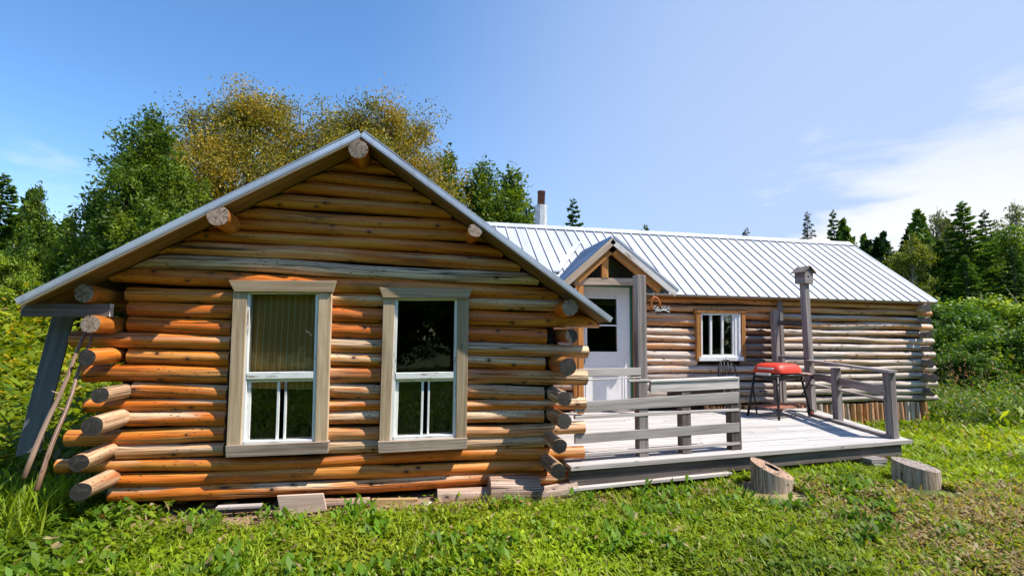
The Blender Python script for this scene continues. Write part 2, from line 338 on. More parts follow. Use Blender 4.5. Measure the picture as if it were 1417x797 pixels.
cl = wm('MULTIPLY', wss(wm('ADD', cm, wm('ADD', wm('MULTIPLY', dr, 1.6), wm('MULTIPLY', wm('SUBTRACT', .22, el), .9))), 1.93, 2.15), wss(el, .50, .12))
dl = wdot(wdir(-35, 7)); cl2 = wm('MULTIPLY', wss(wm('ADD', cm, wm('MULTIPLY', dl, 9.)), 9.5, 9.75), .4)
veil = wm('MULTIPLY', wss(dr, .25, .95), .85)
f1 = wm('MAXIMUM', cl, cl2, 0., True)
CLOUD = (3.6, 3.65, 3.75, 1)
mx = wn('ShaderNodeMix', data_type='RGBA'); nt.links.new(f1, mx.inputs[0]); hs = wn('ShaderNodeHueSaturation', {'Saturation': 1.17, 'Value': .88, 'Color': sky.outputs[0]}); mv = wn('ShaderNodeMix', data_type='RGBA'); nt.links.new(veil, mv.inputs[0]); nt.links.new(hs.outputs[0], mv.inputs[6]); mv.inputs[7].default_value = (1.95, 2.4, 3.35, 1); nt.links.new(mv.outputs[2], mx.inputs[6]); mx.inputs[7].default_value = CLOUD
bg = wn('ShaderNodeBackground', {0: mx.outputs[2], 1: .15}); wo = wn('ShaderNodeOutputWorld'); nt.links.new(bg.outputs[0], wo.inputs[0])
sl = bpy.data.lights.new('sun', 'SUN'); sl.energy = 4.0; sl.angle = radians(.53); sl.color = (1, .94, .84)
so = bpy.data.objects.new('sun', sl); COL.objects.link(so); so.rotation_euler = LD.to_track_quat('-Z', 'Y').to_euler(); so.location = (10, -8, 16)
SC.view_settings.view_transform = 'Standard'; SC.view_settings.look = 'None'; SC.view_settings.exposure = .93; SC.view_settings.gamma = 1
SC.cycles.max_bounces = 7; SC.cycles.transparent_max_bounces = 8; SC.cycles.diffuse_bounces = 3; SC.cycles.glossy_bounces = 3; SC.cycles.caustics_reflective = False; SC.cycles.caustics_refractive = False

# ------------------------------------------------------------------ terrain
def sst(x): x = np.clip(x, 0, 1); return x*x*(3-2*x)
def hgt(x, y):
    x = np.asarray(x, float); y = np.asarray(y, float)
    h = .08*sst((9-y)/3)*sst((9-x)/3) + 1.9*sst((y-5)/12)*sst((-x-3.2)/5)                      # bank rising to the left behind the cabin
    h = h + .9*sst((y-16)/20) + 1.2*sst((x-12)/14)*sst((y-6)/14)
    h = h + .03*np.sin(x*1.7+.6)*np.cos(y*1.3) + .015*np.sin(x*4.1)*np.sin(y*3.7+1) - .03*sst((3.6-y)/3)
    return h
def H(x, y): return float(hgt(x, y))
def ground():
    n = 330; k = np.linspace(-1, 1, n); a = np.sinh(k*5.2)/np.sinh(5.2)*420
    X, Y = np.meshgrid(a+2.0, a+6.0); Z = hgt(X, Y)
    v = np.stack([X, Y, Z], -1).reshape(-1, 3); i = np.arange(n-1); I, J = np.meshgrid(i, i); q = (J*n+I).reshape(-1)
    f = np.stack([q, q+1, q+n+1, q+n], -1)
    me = bpy.data.meshes.new('ground'); me.vertices.add(len(v)); me.vertices.foreach_set('co', v.ravel()); me.loops.add(f.size); me.loops.foreach_set('vertex_index', f.ravel().astype(np.int32))
    me.polygons.add(len(f)); me.polygons.foreach_set('loop_start', (np.arange(len(f))*4).astype(np.int32)); me.update(calc_edges=True); me.polygons.foreach_set('use_smooth', [True]*len(f))
    t = NT('soil_and_turf'); o = t.obj(); n1 = t.noise(o, .5, 5, .6); n2 = t.noise(o, 9, 6, .7); n3 = t.noise(o, 40, 4, .7)
    soil = t.mix(t.ss(n2, .35, .65), (.20, .11, .06), (.46, .31, .20)); turf = t.mix(t.ss(n2, .35, .7), (.045, .075, .010), (.12, .14, .03))
    sp = t.n('ShaderNodeSeparateXYZ', {0: o}); yy = sp.outputs[1]; xx = sp.outputs[0]
    near = t.math('MULTIPLY', t.ss(t.math('ADD', yy, t.math('MULTIPLY', n1, .5)), 4.75, 5.0), t.ss(yy, 8.6, 9.2, 1, 0))
    near = t.math('MULTIPLY', near, t.math('MULTIPLY', t.ss(xx, -2.6, -2.2), t.ss(xx, 6.0, 7.0, 1, 0)))
    ln = t.math('SUBTRACT', xx, t.math('MULTIPLY_ADD', yy, -.30)); t.set(ln.node.inputs[1], t.math('MULTIPLY', yy, -.30)); ln = t.math('ABSOLUTE', t.math('SUBTRACT', ln, 5.2))
    pathm = t.math('MULTIPLY', t.ss(t.math('ADD', ln, t.math('MULTIPLY', n1, .3)), .25, .6, 1, 0), t.ss(yy, 4.7, 5.0, 1, 0)); turf = t.mix(pathm, turf, (.42, .33, .15))
    c = t.mix(t.math('MAXIMUM', near, t.ss(n1, .62, .75, 0, .5)), turf, soil)
    M['ground'] = t.fin(c, .95, t.math('ADD', n2, n3), .03, 1.); me.materials.append(M['ground'])
    ob = bpy.data.objects.new('ground', me); COL.objects.link(ob); ob['kind'] = 'structure'
ground()

# ------------------------------------------------------------------ foliage
def leafmesh(name, c, a, b, L, W, col, mat, fold=.15):
    """diamond leaves: centres c, axes a, sides b (unit), lengths L, widths W, colours"""
    n = len(c); nn = np.cross(a, b); L = L[:, None]; W = W[:, None]
    v = np.stack([c-a*L/2, c+b*W/2+a*L*.06+nn*L*fold*.5, c+a*L/2, c-b*W/2+a*L*.06+nn*L*fold*.5], 1).reshape(-1, 3)
    me = bpy.data.meshes.new(name); me.vertices.add(n*4); me.vertices.foreach_set('co', v.astype(np.float32).ravel())
    me.loops.add(n*4); me.loops.foreach_set('vertex_index', np.arange(n*4, dtype=np.int32)); me.polygons.add(n); me.polygons.foreach_set('loop_start', np.arange(0, n*4, 4, dtype=np.int32))
    me.update(calc_edges=True)
    at = me.attributes.new('tint', 'FLOAT_COLOR', 'POINT'); cc = np.ones((n, 4, 4), np.float32); cc[:, :, :3] = np.clip(col, 0, 1)[:, None, :]; at.data.foreach_set('color', cc.ravel())
    me.materials.append(M[mat]); return me
def addmesh(me, name, parent=None):
    o = bpy.data.objects.new(name, me); COL.objects.link(o)
    if parent: o.parent = parent
    return o
def unit(v): return v/np.maximum(np.linalg.norm(v, axis=-1, keepdims=True), 1e-9)
def frames(a, rng):
    r = unit(rng.normal(size=a.shape)); return unit(np.cross(a, r))
def palette(n, cols, rng, var=.22, key=None):
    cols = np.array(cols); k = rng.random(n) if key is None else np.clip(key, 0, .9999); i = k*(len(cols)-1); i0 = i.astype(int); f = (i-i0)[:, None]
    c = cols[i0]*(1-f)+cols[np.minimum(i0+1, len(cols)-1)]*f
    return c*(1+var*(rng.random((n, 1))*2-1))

def decid_mesh(h, rx, rz, zc, n, cols, seed, leaf=.09, clumps=70, trunk='trunk', sparse=.0, tr=.12, spread=.42):
    """trunk + limbs mesh and a leaf mesh; crown = many small clumps hung on real limbs"""
    rng = np.random.default_rng(seed); mb = MB(); rd = random.Random(seed); tips = []
    fork = [V((0, 0, 0)), V((rd.uniform(-.1, .1), rd.uniform(-.1, .1), h*.2)), V((rd.uniform(-.2, .2), rd.uniform(-.2, .2), h*.45)), V((rd.uniform(-.3, .3), rd.uniform(-.3, .3), h*.72)), V((rd.uniform(-.3, .3), rd.uniform(-.3, .3), h*.95))]
    mb.tube(fork, [tr, tr*.8, tr*.6, tr*.35, tr*.1], 0, 8)
    def tk(t):
        s = t*4; i = min(3, int(s)); return fork[i].lerp(fork[i+1], s-i)
    for k in range(clumps):
        az = k*2.399+rd.uniform(-.4, .4); e = rd.uniform(-1, 1); rr = sqrt(1-e*e)*rd.uniform(.45, 1.0)
        tip = V((cos(az)*rr*rx, sin(az)*rr*rx, zc+e*rz*rd.uniform(.6, 1.0))); st = tk(min(.93, max(.12, (tip.z-rx*rd.uniform(.3, .8))/h)))
        mid = st.lerp(tip, .5)+V((rd.uniform(-.1, .1), rd.uniform(-.1, .1), -.05*rx))*rx*.5
        r1 = tr*.28*rd.uniform(.6, 1.1); mb.tube([st, mid, tip], [r1, r1*.6, r1*.15], 0, 5, cap=False)
        tips.append((st, mid, tip, rd.uniform(.55, 1.2)))
        for q in range(3):
            t2 = mid.lerp(tip, rd.uniform(0, .8)); e2 = t2+V((rd.gauss(0, 1), rd.gauss(0, 1), rd.gauss(.2, .8)))*rx*.11; mb.tube([t2, e2], [r1*.35, r1*.1], 0, 4, cap=False); tips.append((t2, t2, e2, rd.uniform(.3, .8)))
    P = []; w_ = np.array([t[3] for t in tips]); w_ /= w_.sum(); cnt = rng.multinomial(n, w_)
    K = []
    for (st, mid, tip, s), c in zip(tips, cnt):
        t = rng.random((c, 1))**.6; p = np.array(mid)*(1-t)+np.array(tip)*t; sg = spread*s*rx*.30
        P.append(p+np.clip(rng.normal(size=(c, 3)), -1.7, 1.7)*np.array([sg, sg, sg*.7])); K.append(np.full(c, rd.random()))
    P = np.concatenate(P); K = np.concatenate(K); N = len(P)
    a = unit(rng.normal(size=(N, 3))+np.array([0, 0, -.5])); b = frames(a, rng)
    col = palette(N, cols, rng, .3, np.clip(K*.6+rng.random(N)*.4, 0, 1)); L = leaf*(.6+.8*rng.random(N))
    return mb, leafmesh('crown', P, a, b, L, L*.62, col, 'leaf')

def cone_tree_mesh(h, r, n, cols, seed, kind='spruce', base=.04, leaf=.16, tr=.1, nb=None, power=.85):
    rng = np.random.default_rng(seed); rd = random.Random(seed); mb = MB()
    mb.tube([(0, 0, 0), (0, 0, h*.4), (.02*h*rd.uniform(-1, 1)*.3, 0, h*.8), (0, 0, h)], [tr, tr*.7, tr*.3, tr*.05], 0, 7)
    nb = nb or int(26*h/2); P = []; A = []; K = []; wts = []
    lob = [rd.uniform(0, 6.28) for _ in range(5)]
    B = []
    for i in range(nb):
        t = (i+.5)/nb; t = t**.9; z = h*(base+(1-base)*t*.985); az = i*2.399+rd.uniform(-.5, .5)
        prof = (1-t)**power
        if kind == 'cedar': prof = min(1, (1-t)**.95*1.12)*(.86+.22*sin(az*2+lob[0]+t*5)+.10*sin(az*3+lob[1]-t*13))
        L = r*prof*rd.uniform(.62, 1.15)+.02*h*.5
        if kind == 'sparse' and rd.random() < .5: L *= .5
        sl = {'spruce': .35*t-.22+rd.uniform(-.08, .08), 'sparse': rd.uniform(-.3, .2), 'cedar': rd.uniform(.2, .75)}[kind]
        B.append((z, az, L, sl))
    wts = np.array([b[2]**1.5+.02 for b in B]); cnt = rng.multinomial(n, wts/wts.sum())
    for (z, az, L, sl), c in zip(B, cnt):
        d = np.array([cos(az), sin(az), sl]); d /= np.linalg.norm(d); sd = np.array([-sin(az), cos(az), 0]); up = np.cross(d, sd)*-1
        end = np.array([0, 0, z])+d*L; curve = (-.10 if kind == 'spruce' else .12)*L
        mb.tube([(0, 0, z), tuple(np.array([0, 0, z])+d*L*.5+np.array([0, 0, curve*.5])), tuple(end+np.array([0, 0, curve*0]))], [tr*.22*(L/r)+.006, tr*.14*(L/r)+.004, .003], 0, 4, cap=False)
        t = rng.random(c)**(.55 if kind != 'cedar' else .45); s = rng.normal(size=c)
        if kind == 'cedar':
            nc = max(2, int(L*5)); ct = .35+.65*rng.random(nc); cs = rng.normal(size=(nc, 3))*.17*L**.5; j = rng.integers(0, nc, c)
            p = np.array([0, 0, z])+d*(L*ct[j])[:, None]+cs[j]+rng.normal(size=(c, 3))*np.array([.10, .10, .13])
            a = unit(rng.normal(size=(c, 3))*.75+d*.5+np.array([0, 0, .35])); K.append(np.clip(.2+.6*rd.random()+.2*rng.random(c), 0, 1))
        else:
            wd = L*.34*(1-t)+.06; off = s*wd*.55
            p = np.array([0, 0, z])+d*(L*t)[:, None]+sd*off[:, None]+np.array([0, 0, 1])*((curve*4*t*(1-t)*.5)-np.abs(off)*.22+rng.normal(size=c)*.025)[:, None]
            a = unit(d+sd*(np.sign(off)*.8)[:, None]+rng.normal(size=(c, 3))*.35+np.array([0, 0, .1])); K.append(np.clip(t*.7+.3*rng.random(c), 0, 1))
        P.append(p); A.append(a)
    P = np.concatenate(P); A = np.concatenate(A); K = np.concatenate(K); N = len(P); b = frames(A, rng)
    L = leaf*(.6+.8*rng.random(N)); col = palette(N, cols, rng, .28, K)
    return mb, leafmesh('crown', P, A, b, L, L*(.42 if kind != 'cedar' else .42), col, 'needle')

PROTO = {}
def proto(key, fn, *a, trunk='trunk', **k):
    mb, cm = fn(*a, **k); o = mb.build('trunk', trunk); tm = o.data; bpy.data.objects.remove(o); PROTO[key] = (tm, cm, a[0])
def plant(key, x, y, h, name, label, cat, group, rz=0., wide=1., z=None):
    tm, cm, h0 = PROTO[key]; e = empty(name, (x, y, H(x, y)-.05 if z is None else z), label, cat, group, rz); s = h/h0; e.scale = (s*wide, s*wide, s)
    for me, nm in ((tm, 'trunk'), (cm, 'crown')): o = bpy.data.objects.new(nm, me); COL.objects.link(o); o.parent = e
    return e
def plant_px(key, px, pytop, Y, *a, **k):
    p = onY(px, pytop, Y); return plant(key, p.x, Y, p.z-H(p.x, Y)+.05, *a, **k)

DG = [(.010, .030, .006), (.022, .060, .010), (.05, .11, .014), (.10, .17, .02)]
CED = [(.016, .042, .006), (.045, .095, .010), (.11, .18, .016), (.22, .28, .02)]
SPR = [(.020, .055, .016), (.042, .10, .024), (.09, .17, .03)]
BIR = [(.05, .08, .012), (.16, .16, .018), (.34, .26, .02), (.48, .27, .03)]
GRN = [(.05, .11, .010), (.13, .23, .016), (.26, .37, .025), (.42, .48, .03)]
YEL = [(.10, .14, .012), (.20, .24, .02), (.34, .33, .03)]
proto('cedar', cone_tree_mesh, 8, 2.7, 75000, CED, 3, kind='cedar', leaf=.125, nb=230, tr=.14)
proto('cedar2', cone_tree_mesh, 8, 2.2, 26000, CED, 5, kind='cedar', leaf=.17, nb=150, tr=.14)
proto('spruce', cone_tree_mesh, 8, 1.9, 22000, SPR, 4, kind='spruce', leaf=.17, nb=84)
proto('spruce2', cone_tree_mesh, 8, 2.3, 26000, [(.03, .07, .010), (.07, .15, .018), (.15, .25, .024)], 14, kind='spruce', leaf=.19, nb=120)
proto('sparse', cone_tree_mesh, 8, 1.2, 8000, [(.03, .04, .02), (.07, .07, .04)], 6, kind='sparse', leaf=.12, nb=120, power=.6)
proto('birch', decid_mesh, 9, 3.1, 3.3, 5.4, 230000, BIR, 8, leaf=.064, clumps=150, trunk='birch', spread=.34)
proto('birch2', decid_mesh, 9, 3.3, 2.9, 5.8, 200000, BIR, 18, leaf=.064, clumps=150, trunk='birch', spread=.34)
proto('decid', decid_mesh, 7, 2.3, 2.8, 4.0, 26000, GRN, 28, leaf=.13, clumps=80, trunk='birch')
proto('decid_y', decid_mesh, 7, 1.8, 2.9, 3.9, 18000, YEL, 38, leaf=.12, clumps=60, trunk='birch')
proto('airy', decid_mesh, 8, 2.0, 2.6, 5.0, 7000, [(.07, .10, .02), (.15, .17, .04), (.2, .2, .06)], 48, leaf=.12, clumps=70, trunk='birch', spread=.3)
proto('shrub', decid_mesh, 2.4, 1.5, 1.15, 1.15, 15000, GRN, 58, leaf=.085, clumps=70, tr=.035, spread=.36)
proto('shrub2', decid_mesh, 2.6, 1.3, 1.25, 1.3, 14000, [(.035, .08, .008), (.08, .17, .014), (.17, .27, .02)], 68, leaf=.08, clumps=60, tr=.035, spread=.36)

G1 = 'trees behind the cabin on the left'; G2 = 'trees at the forest edge on the right'; G3 = 'shrubs along the right side of the clearing'
plant_px('spruce2', 8, 238, 17, 'spruce_tree', 'dark spruce cut by the left edge of the photo', 'tree', G1, 1, 1.25)
plant_px('cedar2', 55, 256, 16, 'cedar_tree', 'bushy green tree between the left-edge spruce and the big cedar', 'tree', G1, 2, .95)
plant_px('cedar2', 96, 322, 15, 'cedar_tree', 'low bushy cedar at the foot of the big cedar', 'tree', G1, 2, 1.3)
plant_px('cedar', 214, 152, 14.5, 'cedar_tree', 'large dense pointed cedar rising behind the left roof slope', 'tree', G1, .3, 1.16)
plant_px('decid', 20, 330, 13, 'leafy_tree', 'short yellow-green leafy tree below the left-edge spruce', 'tree', G1, 4, .9)
plant_px('birch', 362, 104, 19, 'birch_tree', 'tall birch with rust and yellow leaves left of the gable peak', 'tree', G1, .5, 1.08)
plant_px('birch2', 518, 120, 19.5, 'birch_tree', 'birch with olive and rust leaves behind the gable peak', 'tree', G1, 2.2, 1.0)
plant_px('cedar2', 622, 207, 20, 'cedar_tree', 'narrow pointed cedar right of the gable peak', 'tree', G1, 1.1, .95)
plant_px('cedar', 668, 226, 20, 'cedar_tree', 'rounded green cedar behind the right roof slope', 'tree', G1, 2.6, 1.4)
plant_px('cedar2', 708, 232, 20.5, 'cedar_tree', 'broad green cedar just left of the chimney', 'tree', G1, 4.6, 1.4)
plant_px('spruce', 793, 272, 25, 'spruce_tree', 'small lone spruce top showing right of the chimney', 'tree', G2, .4, .9)
plant_px('spruce', 893, 309, 27, 'spruce_tree', 'tiny spruce tip peeking over the middle of the white roof', 'tree', G2, 1.4)
plant_px('sparse', 1032, 314, 30, 'bare_tree', 'thin wispy treetop barely above the white roof ridge', 'tree', G2, 2)
plant_px('sparse', 1116, 292, 31, 'bare_tree', 'thin half-bare conifer left of a dark spruce over the roof end', 'tree', G2, 1, 1.1)
plant_px('spruce', 1152, 288, 30, 'spruce_tree', 'dark spruce over the right end of the white roof', 'tree', G2, 2, .8)
plant_px('spruce', 1183, 334, 32, 'spruce_tree', 'small distant spruce low beside the roof slope', 'tree', G2, 3, 1)
plant_px('spruce2', 1207, 340, 30, 'spruce_tree', 'low dark spruce where the forest edge begins', 'tree', G2, 5, 1)
plant_px('decid', 1232, 345, 28, 'leafy_tree', 'small leafy tree at the left end of the forest edge', 'tree', G2, 3, 1)
plant_px('decid_y', 1262, 316, 25, 'leafy_tree', 'yellow-green leafy tree standing out of the forest edge', 'tree', G2, 3, .9)
plant_px('airy', 1292, 274, 28, 'birch_tree', 'tall airy birch with pale thin foliage left of the tall spruce', 'tree', G2, 1, .9)
plant_px('spruce2', 1331, 277, 24, 'spruce_tree', 'tall broad spruce in the middle of the forest edge', 'tree', G2, .8, 1.15)
plant_px('spruce2', 1334, 352, 20, 'spruce_tree', 'younger bright green spruce in front of the tall one', 'tree', G2, 2.8, 1.3)
plant_px('spruce', 1361, 288, 25, 'spruce_tree', 'narrow pointed spruce right of the tall broad one', 'tree', G2, 1.8, .95)
plant_px('decid', 1388, 304, 24, 'leafy_tree', 'bright green round leafy tree near the right edge', 'tree', G2, 1.8, .95)
plant_px('airy', 1407, 264, 27, 'birch_tree', 'tall open birch cut by the right edge of the photo', 'tree', G2, 4, .85)
plant_px('cedar2', 1300, 330, 27, 'cedar_tree', 'dark bushy cedar behind the yellow-green tree', 'tree', G2, 4, .9)
plant_px('spruce', 1400, 340, 22, 'spruce_tree', 'dark spruce low at the right edge of the photo', 'tree', G2, 5, 1.2)
sp = [('shrub2', 1300, 408, 15, 'leafy shrub directly behind the right corner of the cabin'), ('shrub', 1345, 400, 16, 'tall light green shrub under the tall spruce'),
      ('shrub', 1395, 392, 15.5, 'tall light green shrub at the right edge of the photo'), ('shrub2', 1325, 440, 13, 'dark green shrub low beside the cabin corner'),
      ('shrub', 1370, 448, 12.5, 'rounded shrub in the middle of the shrub row'), ('shrub2', 1412, 440, 12, 'dark shrub low at the right edge of the photo'),
      ('shrub', 1262, 400, 18, 'shrub showing just above the roof eave end'), ('shrub2', 1345, 478, 11.6, 'low spreading shrub at the front of the shrub row')]
for k, px, py, Y, lab in sp: plant_px(k, px, py, Y, 'leafy_shrub', lab, 'shrub', G3, px % 6, 1.35)
# trees across the clearing, seen only as reflections in the windows
for i, (x, y, k, h) in enumerate([(-13, -11, 'decid', 7), (-9, -13, 'cedar', 9), (-5.5, -12, 'decid', 7.5), (-1.5, -13.5, 'cedar2', 9), (2, -14, 'decid', 8), (-17, -9, 'cedar2', 8), (6, -15, 'spruce2', 10), (10, -14, 'cedar', 9), (14, -14, 'decid', 9), (18.5, -13, 'cedar2', 9), (24, -12, 'decid', 9)]):
    lab = ['round leafy tree mirrored darkly in the left window', 'pointed cedar mirrored in the left front window', 'leafy tree mirrored between the two front windows', 'broad cedar mirrored in the right front window', 'leafy tree mirrored in the right edge of the front window', 'cedar at the far left of the window reflection', 'tall spruce mirrored in the door glass', 'cedar mirrored beside the spruce in the door glass', 'leafy tree mirrored in the small wing window', 'cedar mirrored in the small wing window', 'leafy tree past the right end of the mirrored tree row'][i]
    plant(k, x, y, h, {'decid': 'leafy_tree', 'cedar': 'cedar_tree', 'cedar2': 'cedar_tree', 'spruce2': 'spruce_tree'}[k], lab, 'tree', 'trees across the clearing mirrored in the windows', i, 1.5)

# ------------------------------------------------------------------ the cabin
cab = empty('log_cabin', (0, 5, 0), 'log cabin with orange weathered logs, two white windows and a long white metal roof', 'cabin')
XR, ZR = -.505, 3.465; EL = V((-3.054, 0, 1.859)); ER = V((1.909, 0, 1.801)); YF = 4.70
def zroof(x): return ZR+(EL.z-ZR)*(XR-x)/(XR-EL.x) if x < XR else ZR+(ER.z-ZR)*(x-XR)/(ER.x-XR)
# --- front wall logs
zL = [1.966, 1.846, 1.694, 1.562, 1.424, 1.275, 1.121, 1.004, .881, .735, .602, .494, .374, .249]
zRt = [1.962, 1.815, 1.640, 1.495, 1.372, 1.228, 1.071, .95, .837, .703, .584, .473, .341, .223]
xl0 = [-2.47, -2.45, -2.44, -2.86, -2.42, -2.74, -2.36, -2.72, -2.38, -2.83, -2.44, -2.88, -2.42, -2.48]
xr0 = [1.52, 1.93, 1.36, 1.80, 1.34, 1.79, 1.33, 1.78, 1.33, 1.77, 1.34, 1.76, 1.33, 1.72]
dg = [0, 0, .12, .18, .1, .15, .12, .1, .28, .22, .35, .16, .05, .18]
xa, xb = onY(200, 500, 4.98).x, onY(755, 500, 4.98).x
W1 = (-1.60, -.76); W2 = (-.27, .52)
fwl = MB()
def zrow(a, b, x): return a+(b-a)*(x-xa)/(xb-xa)
rows = []
for i in range(14):
    a, b = zL[i], zRt[i]
    nL = zL[i+1] if i < 13 else .10; nR = zRt[i+1] if i < 13 else .08; pL = zL[i-1] if i else 2.10; pR = zRt[i-1] if i else 2.09
    ra = (pL-nL)/4*1.01; rb = (pR-nR)/4*1.01; rows.append((a, b, ra, rb, xl0[i], xr0[i], dg[i], .56 < (a+b)/2 < 2.05))
up = [2.117, 2.26, 2.398, 2.523, 2.641, 2.753, 2.886, 3.027, 3.155, 3.27, 3.37]
for j, z in enumerate(up):
    zl, zr = z+.008, z-.022 - (.02 if j < 2 else 0); x0 = XR-(ZR-z+.02)*(XR-EL.x)/(ZR-EL.z); x1 = XR+(ZR-z+.02)*(ER.x-XR)/(ZR-ER.z)
    nx = up[j+1] if j+1 < len(up) else 3.45; pv = up[j-1] if j else 1.97; r = (nx-pv)/4*1.0
    rows.append((zl, zr, r, r, max(x0, -2.60), min(x1, 1.60), (.05, .72, .30, .0, .05, .1, .12, .0, .05, 0, 0)[j], False))
for a, b, ra, rb, x0, x1, g, cut in rows:
    segs = [(x0, x1)]
    if cut: segs = [(x0, W1[0]), (W1[1], W2[0]), (W2[1], x1)]
    rnd = random.random()
    for s0, s1 in segs:
        rr0 = ra+(rb-ra)*(s0-xa)/(xb-xa); rr1 = ra+(rb-ra)*(s1-xa)/(xb-xa); gg = min(.8, g+max(0, (s0+1)*.07)+(.18 if s0 == W1[1] else 0)+(.12 if s0 == W2[1] else 0))
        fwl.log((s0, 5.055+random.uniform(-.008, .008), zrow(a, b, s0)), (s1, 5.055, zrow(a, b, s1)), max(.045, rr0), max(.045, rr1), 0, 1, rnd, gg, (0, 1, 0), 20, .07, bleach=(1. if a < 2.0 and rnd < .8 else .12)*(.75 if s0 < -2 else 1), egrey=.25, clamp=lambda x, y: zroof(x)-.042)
fwl.build('front_wall', ['log', 'end'], cab)
# chinking sheet behind the logs, with the two window openings left free
ck = MB()
def slab(x0, x1, z0, z1, y=5.10, t=.06): ck.box(((x0+x1)/2, y, (z0+z1)/2), (x1-x0, t, z1-z0))
slab(-2.42, W1[0]-.0, .2, 1.98); slab(W1[1], W2[0], .58, 1.98); slab(W2[1], 1.38, .2, 1.98); slab(W1[0], W1[1], .2, .60); slab(W2[0], W2[1], .2, .60); slab(W1[0], W1[1], 2.03, 2.10); slab(W2[0], W2[1], 2.03, 2.10)
P = [(-2.42, 1.98), (1.38, 1.98), (XR, 3.25)]
for k, yy in ((0, 5.08), (1, 5.12)):
    pts = [V((x, yy, z)) for x, z in ([(-2.42, 2.1), (1.38, 2.1), (1.1, 2.18), (XR, 3.39), (-2.1, 2.25)] if not k else [(-2.42, 2.1), (-2.1, 2.25), (XR, 3.39), (1.1, 2.18), (1.38, 2.1)])]
    ck.face(pts, [(0, 0)]*5)
ck.build('chinking', 'chink', cab)
# --- side walls of the front wing; only the log ends show
for nm, sgn, zz, xs, yend in (('left_wall', -1, [1.694, 1.424, 1.132, .889, .623, .400], [-2.50, -2.50, -2.39, -2.42, -2.49, -2.45], [4.62, 4.55, 4.58, 4.5, 4.5, 4.52]),
                              ('right_wall', 1, [1.646, 1.356, 1.056, .853, .632, .401], [1.48, 1.47, 1.42, 1.41, 1.38, 1.36], [4.74, 4.62, 4.62, 4.62, 4.62, 4.60])):
    mb = MB(); RRR = [.072, .088, .072, .074, .070, .072] if sgn > 0 else [.074, .068, .064, .076, .070, .074]
    for i, (z, x, ye) in enumerate(zip(zz, xs, yend)):
        ye = ye+(.10 if sgn < 0 else .02); x0_ = x*ye/4.6; z0_ = 1.6+(z-1.6)*ye/4.6
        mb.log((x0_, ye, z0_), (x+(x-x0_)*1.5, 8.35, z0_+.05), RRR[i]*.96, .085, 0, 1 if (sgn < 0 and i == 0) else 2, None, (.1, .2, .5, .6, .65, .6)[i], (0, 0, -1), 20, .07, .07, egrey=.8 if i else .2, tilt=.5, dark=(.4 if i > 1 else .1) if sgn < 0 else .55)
        mb.log((x, 5.2, z-.13), (x, 8.35, z-.13), .08, .085, 0, 1, None, .3, (0, 0, -1), 12, .2, ends=False)
    for z in (1.97, 1.84):
        mb.log((xs[0]+.04*-sgn, 5.2, z), (xs[0], 8.35, z), .08, .08, 0, 1, None, .3, (0, 0, -1), 12, .2, ends=False)
    mb.build(nm, ['log', 'end', 'end_dark'], cab)
    c2 = MB(); c2.box((xs[0]-sgn*.05, 6.7, 1.05), (.05, 3.2, 1.8)); c2.build('chinking', 'chink', cab)
# --- purlins carrying the roof
for i, (x, z, r, y0, g, e) in enumerate([(-1.655, 2.643, .088, 4.68, .25, .0), (XR-.01, 3.328, .086, 4.68, .1, .1), (.585, 2.628, .066, 4.68, .1, .1), (1.51, 1.917, .080, 4.74, .2, -.3), (-2.66, 1.95, .075, 4.78, .1, .3)]):
    mb = MB(); mb.log((x, y0, z), (x, 7.9, z), r, r, 0, 1, None, g, (0, 0, -1), 20, .07, .06, egrey=e, tilt=.35); mb.build('purlin', ['log', 'end'], cab)
mb = MB(); mb.log((-2.86, 4.78, 1.80), (-2.30, 4.82, 1.80), .055, .06, 0, 1, None, .2, egrey=0); 
mb = MB(); p = onY(30, 428, 4.62); q = onY(112, 427, 4.62); p = onY(30, 428, 4.82); q = onY(112, 427, 4.86); mb.plank((p.x, 4.84, p.z-.005), (-2.50, 4.88, q.z-.01), (0, 0, .11), (0, .06, 0), endmi=1); mb.build('outrigger_beam', ['dark_wood', 'pale_wood'], cab, .004)
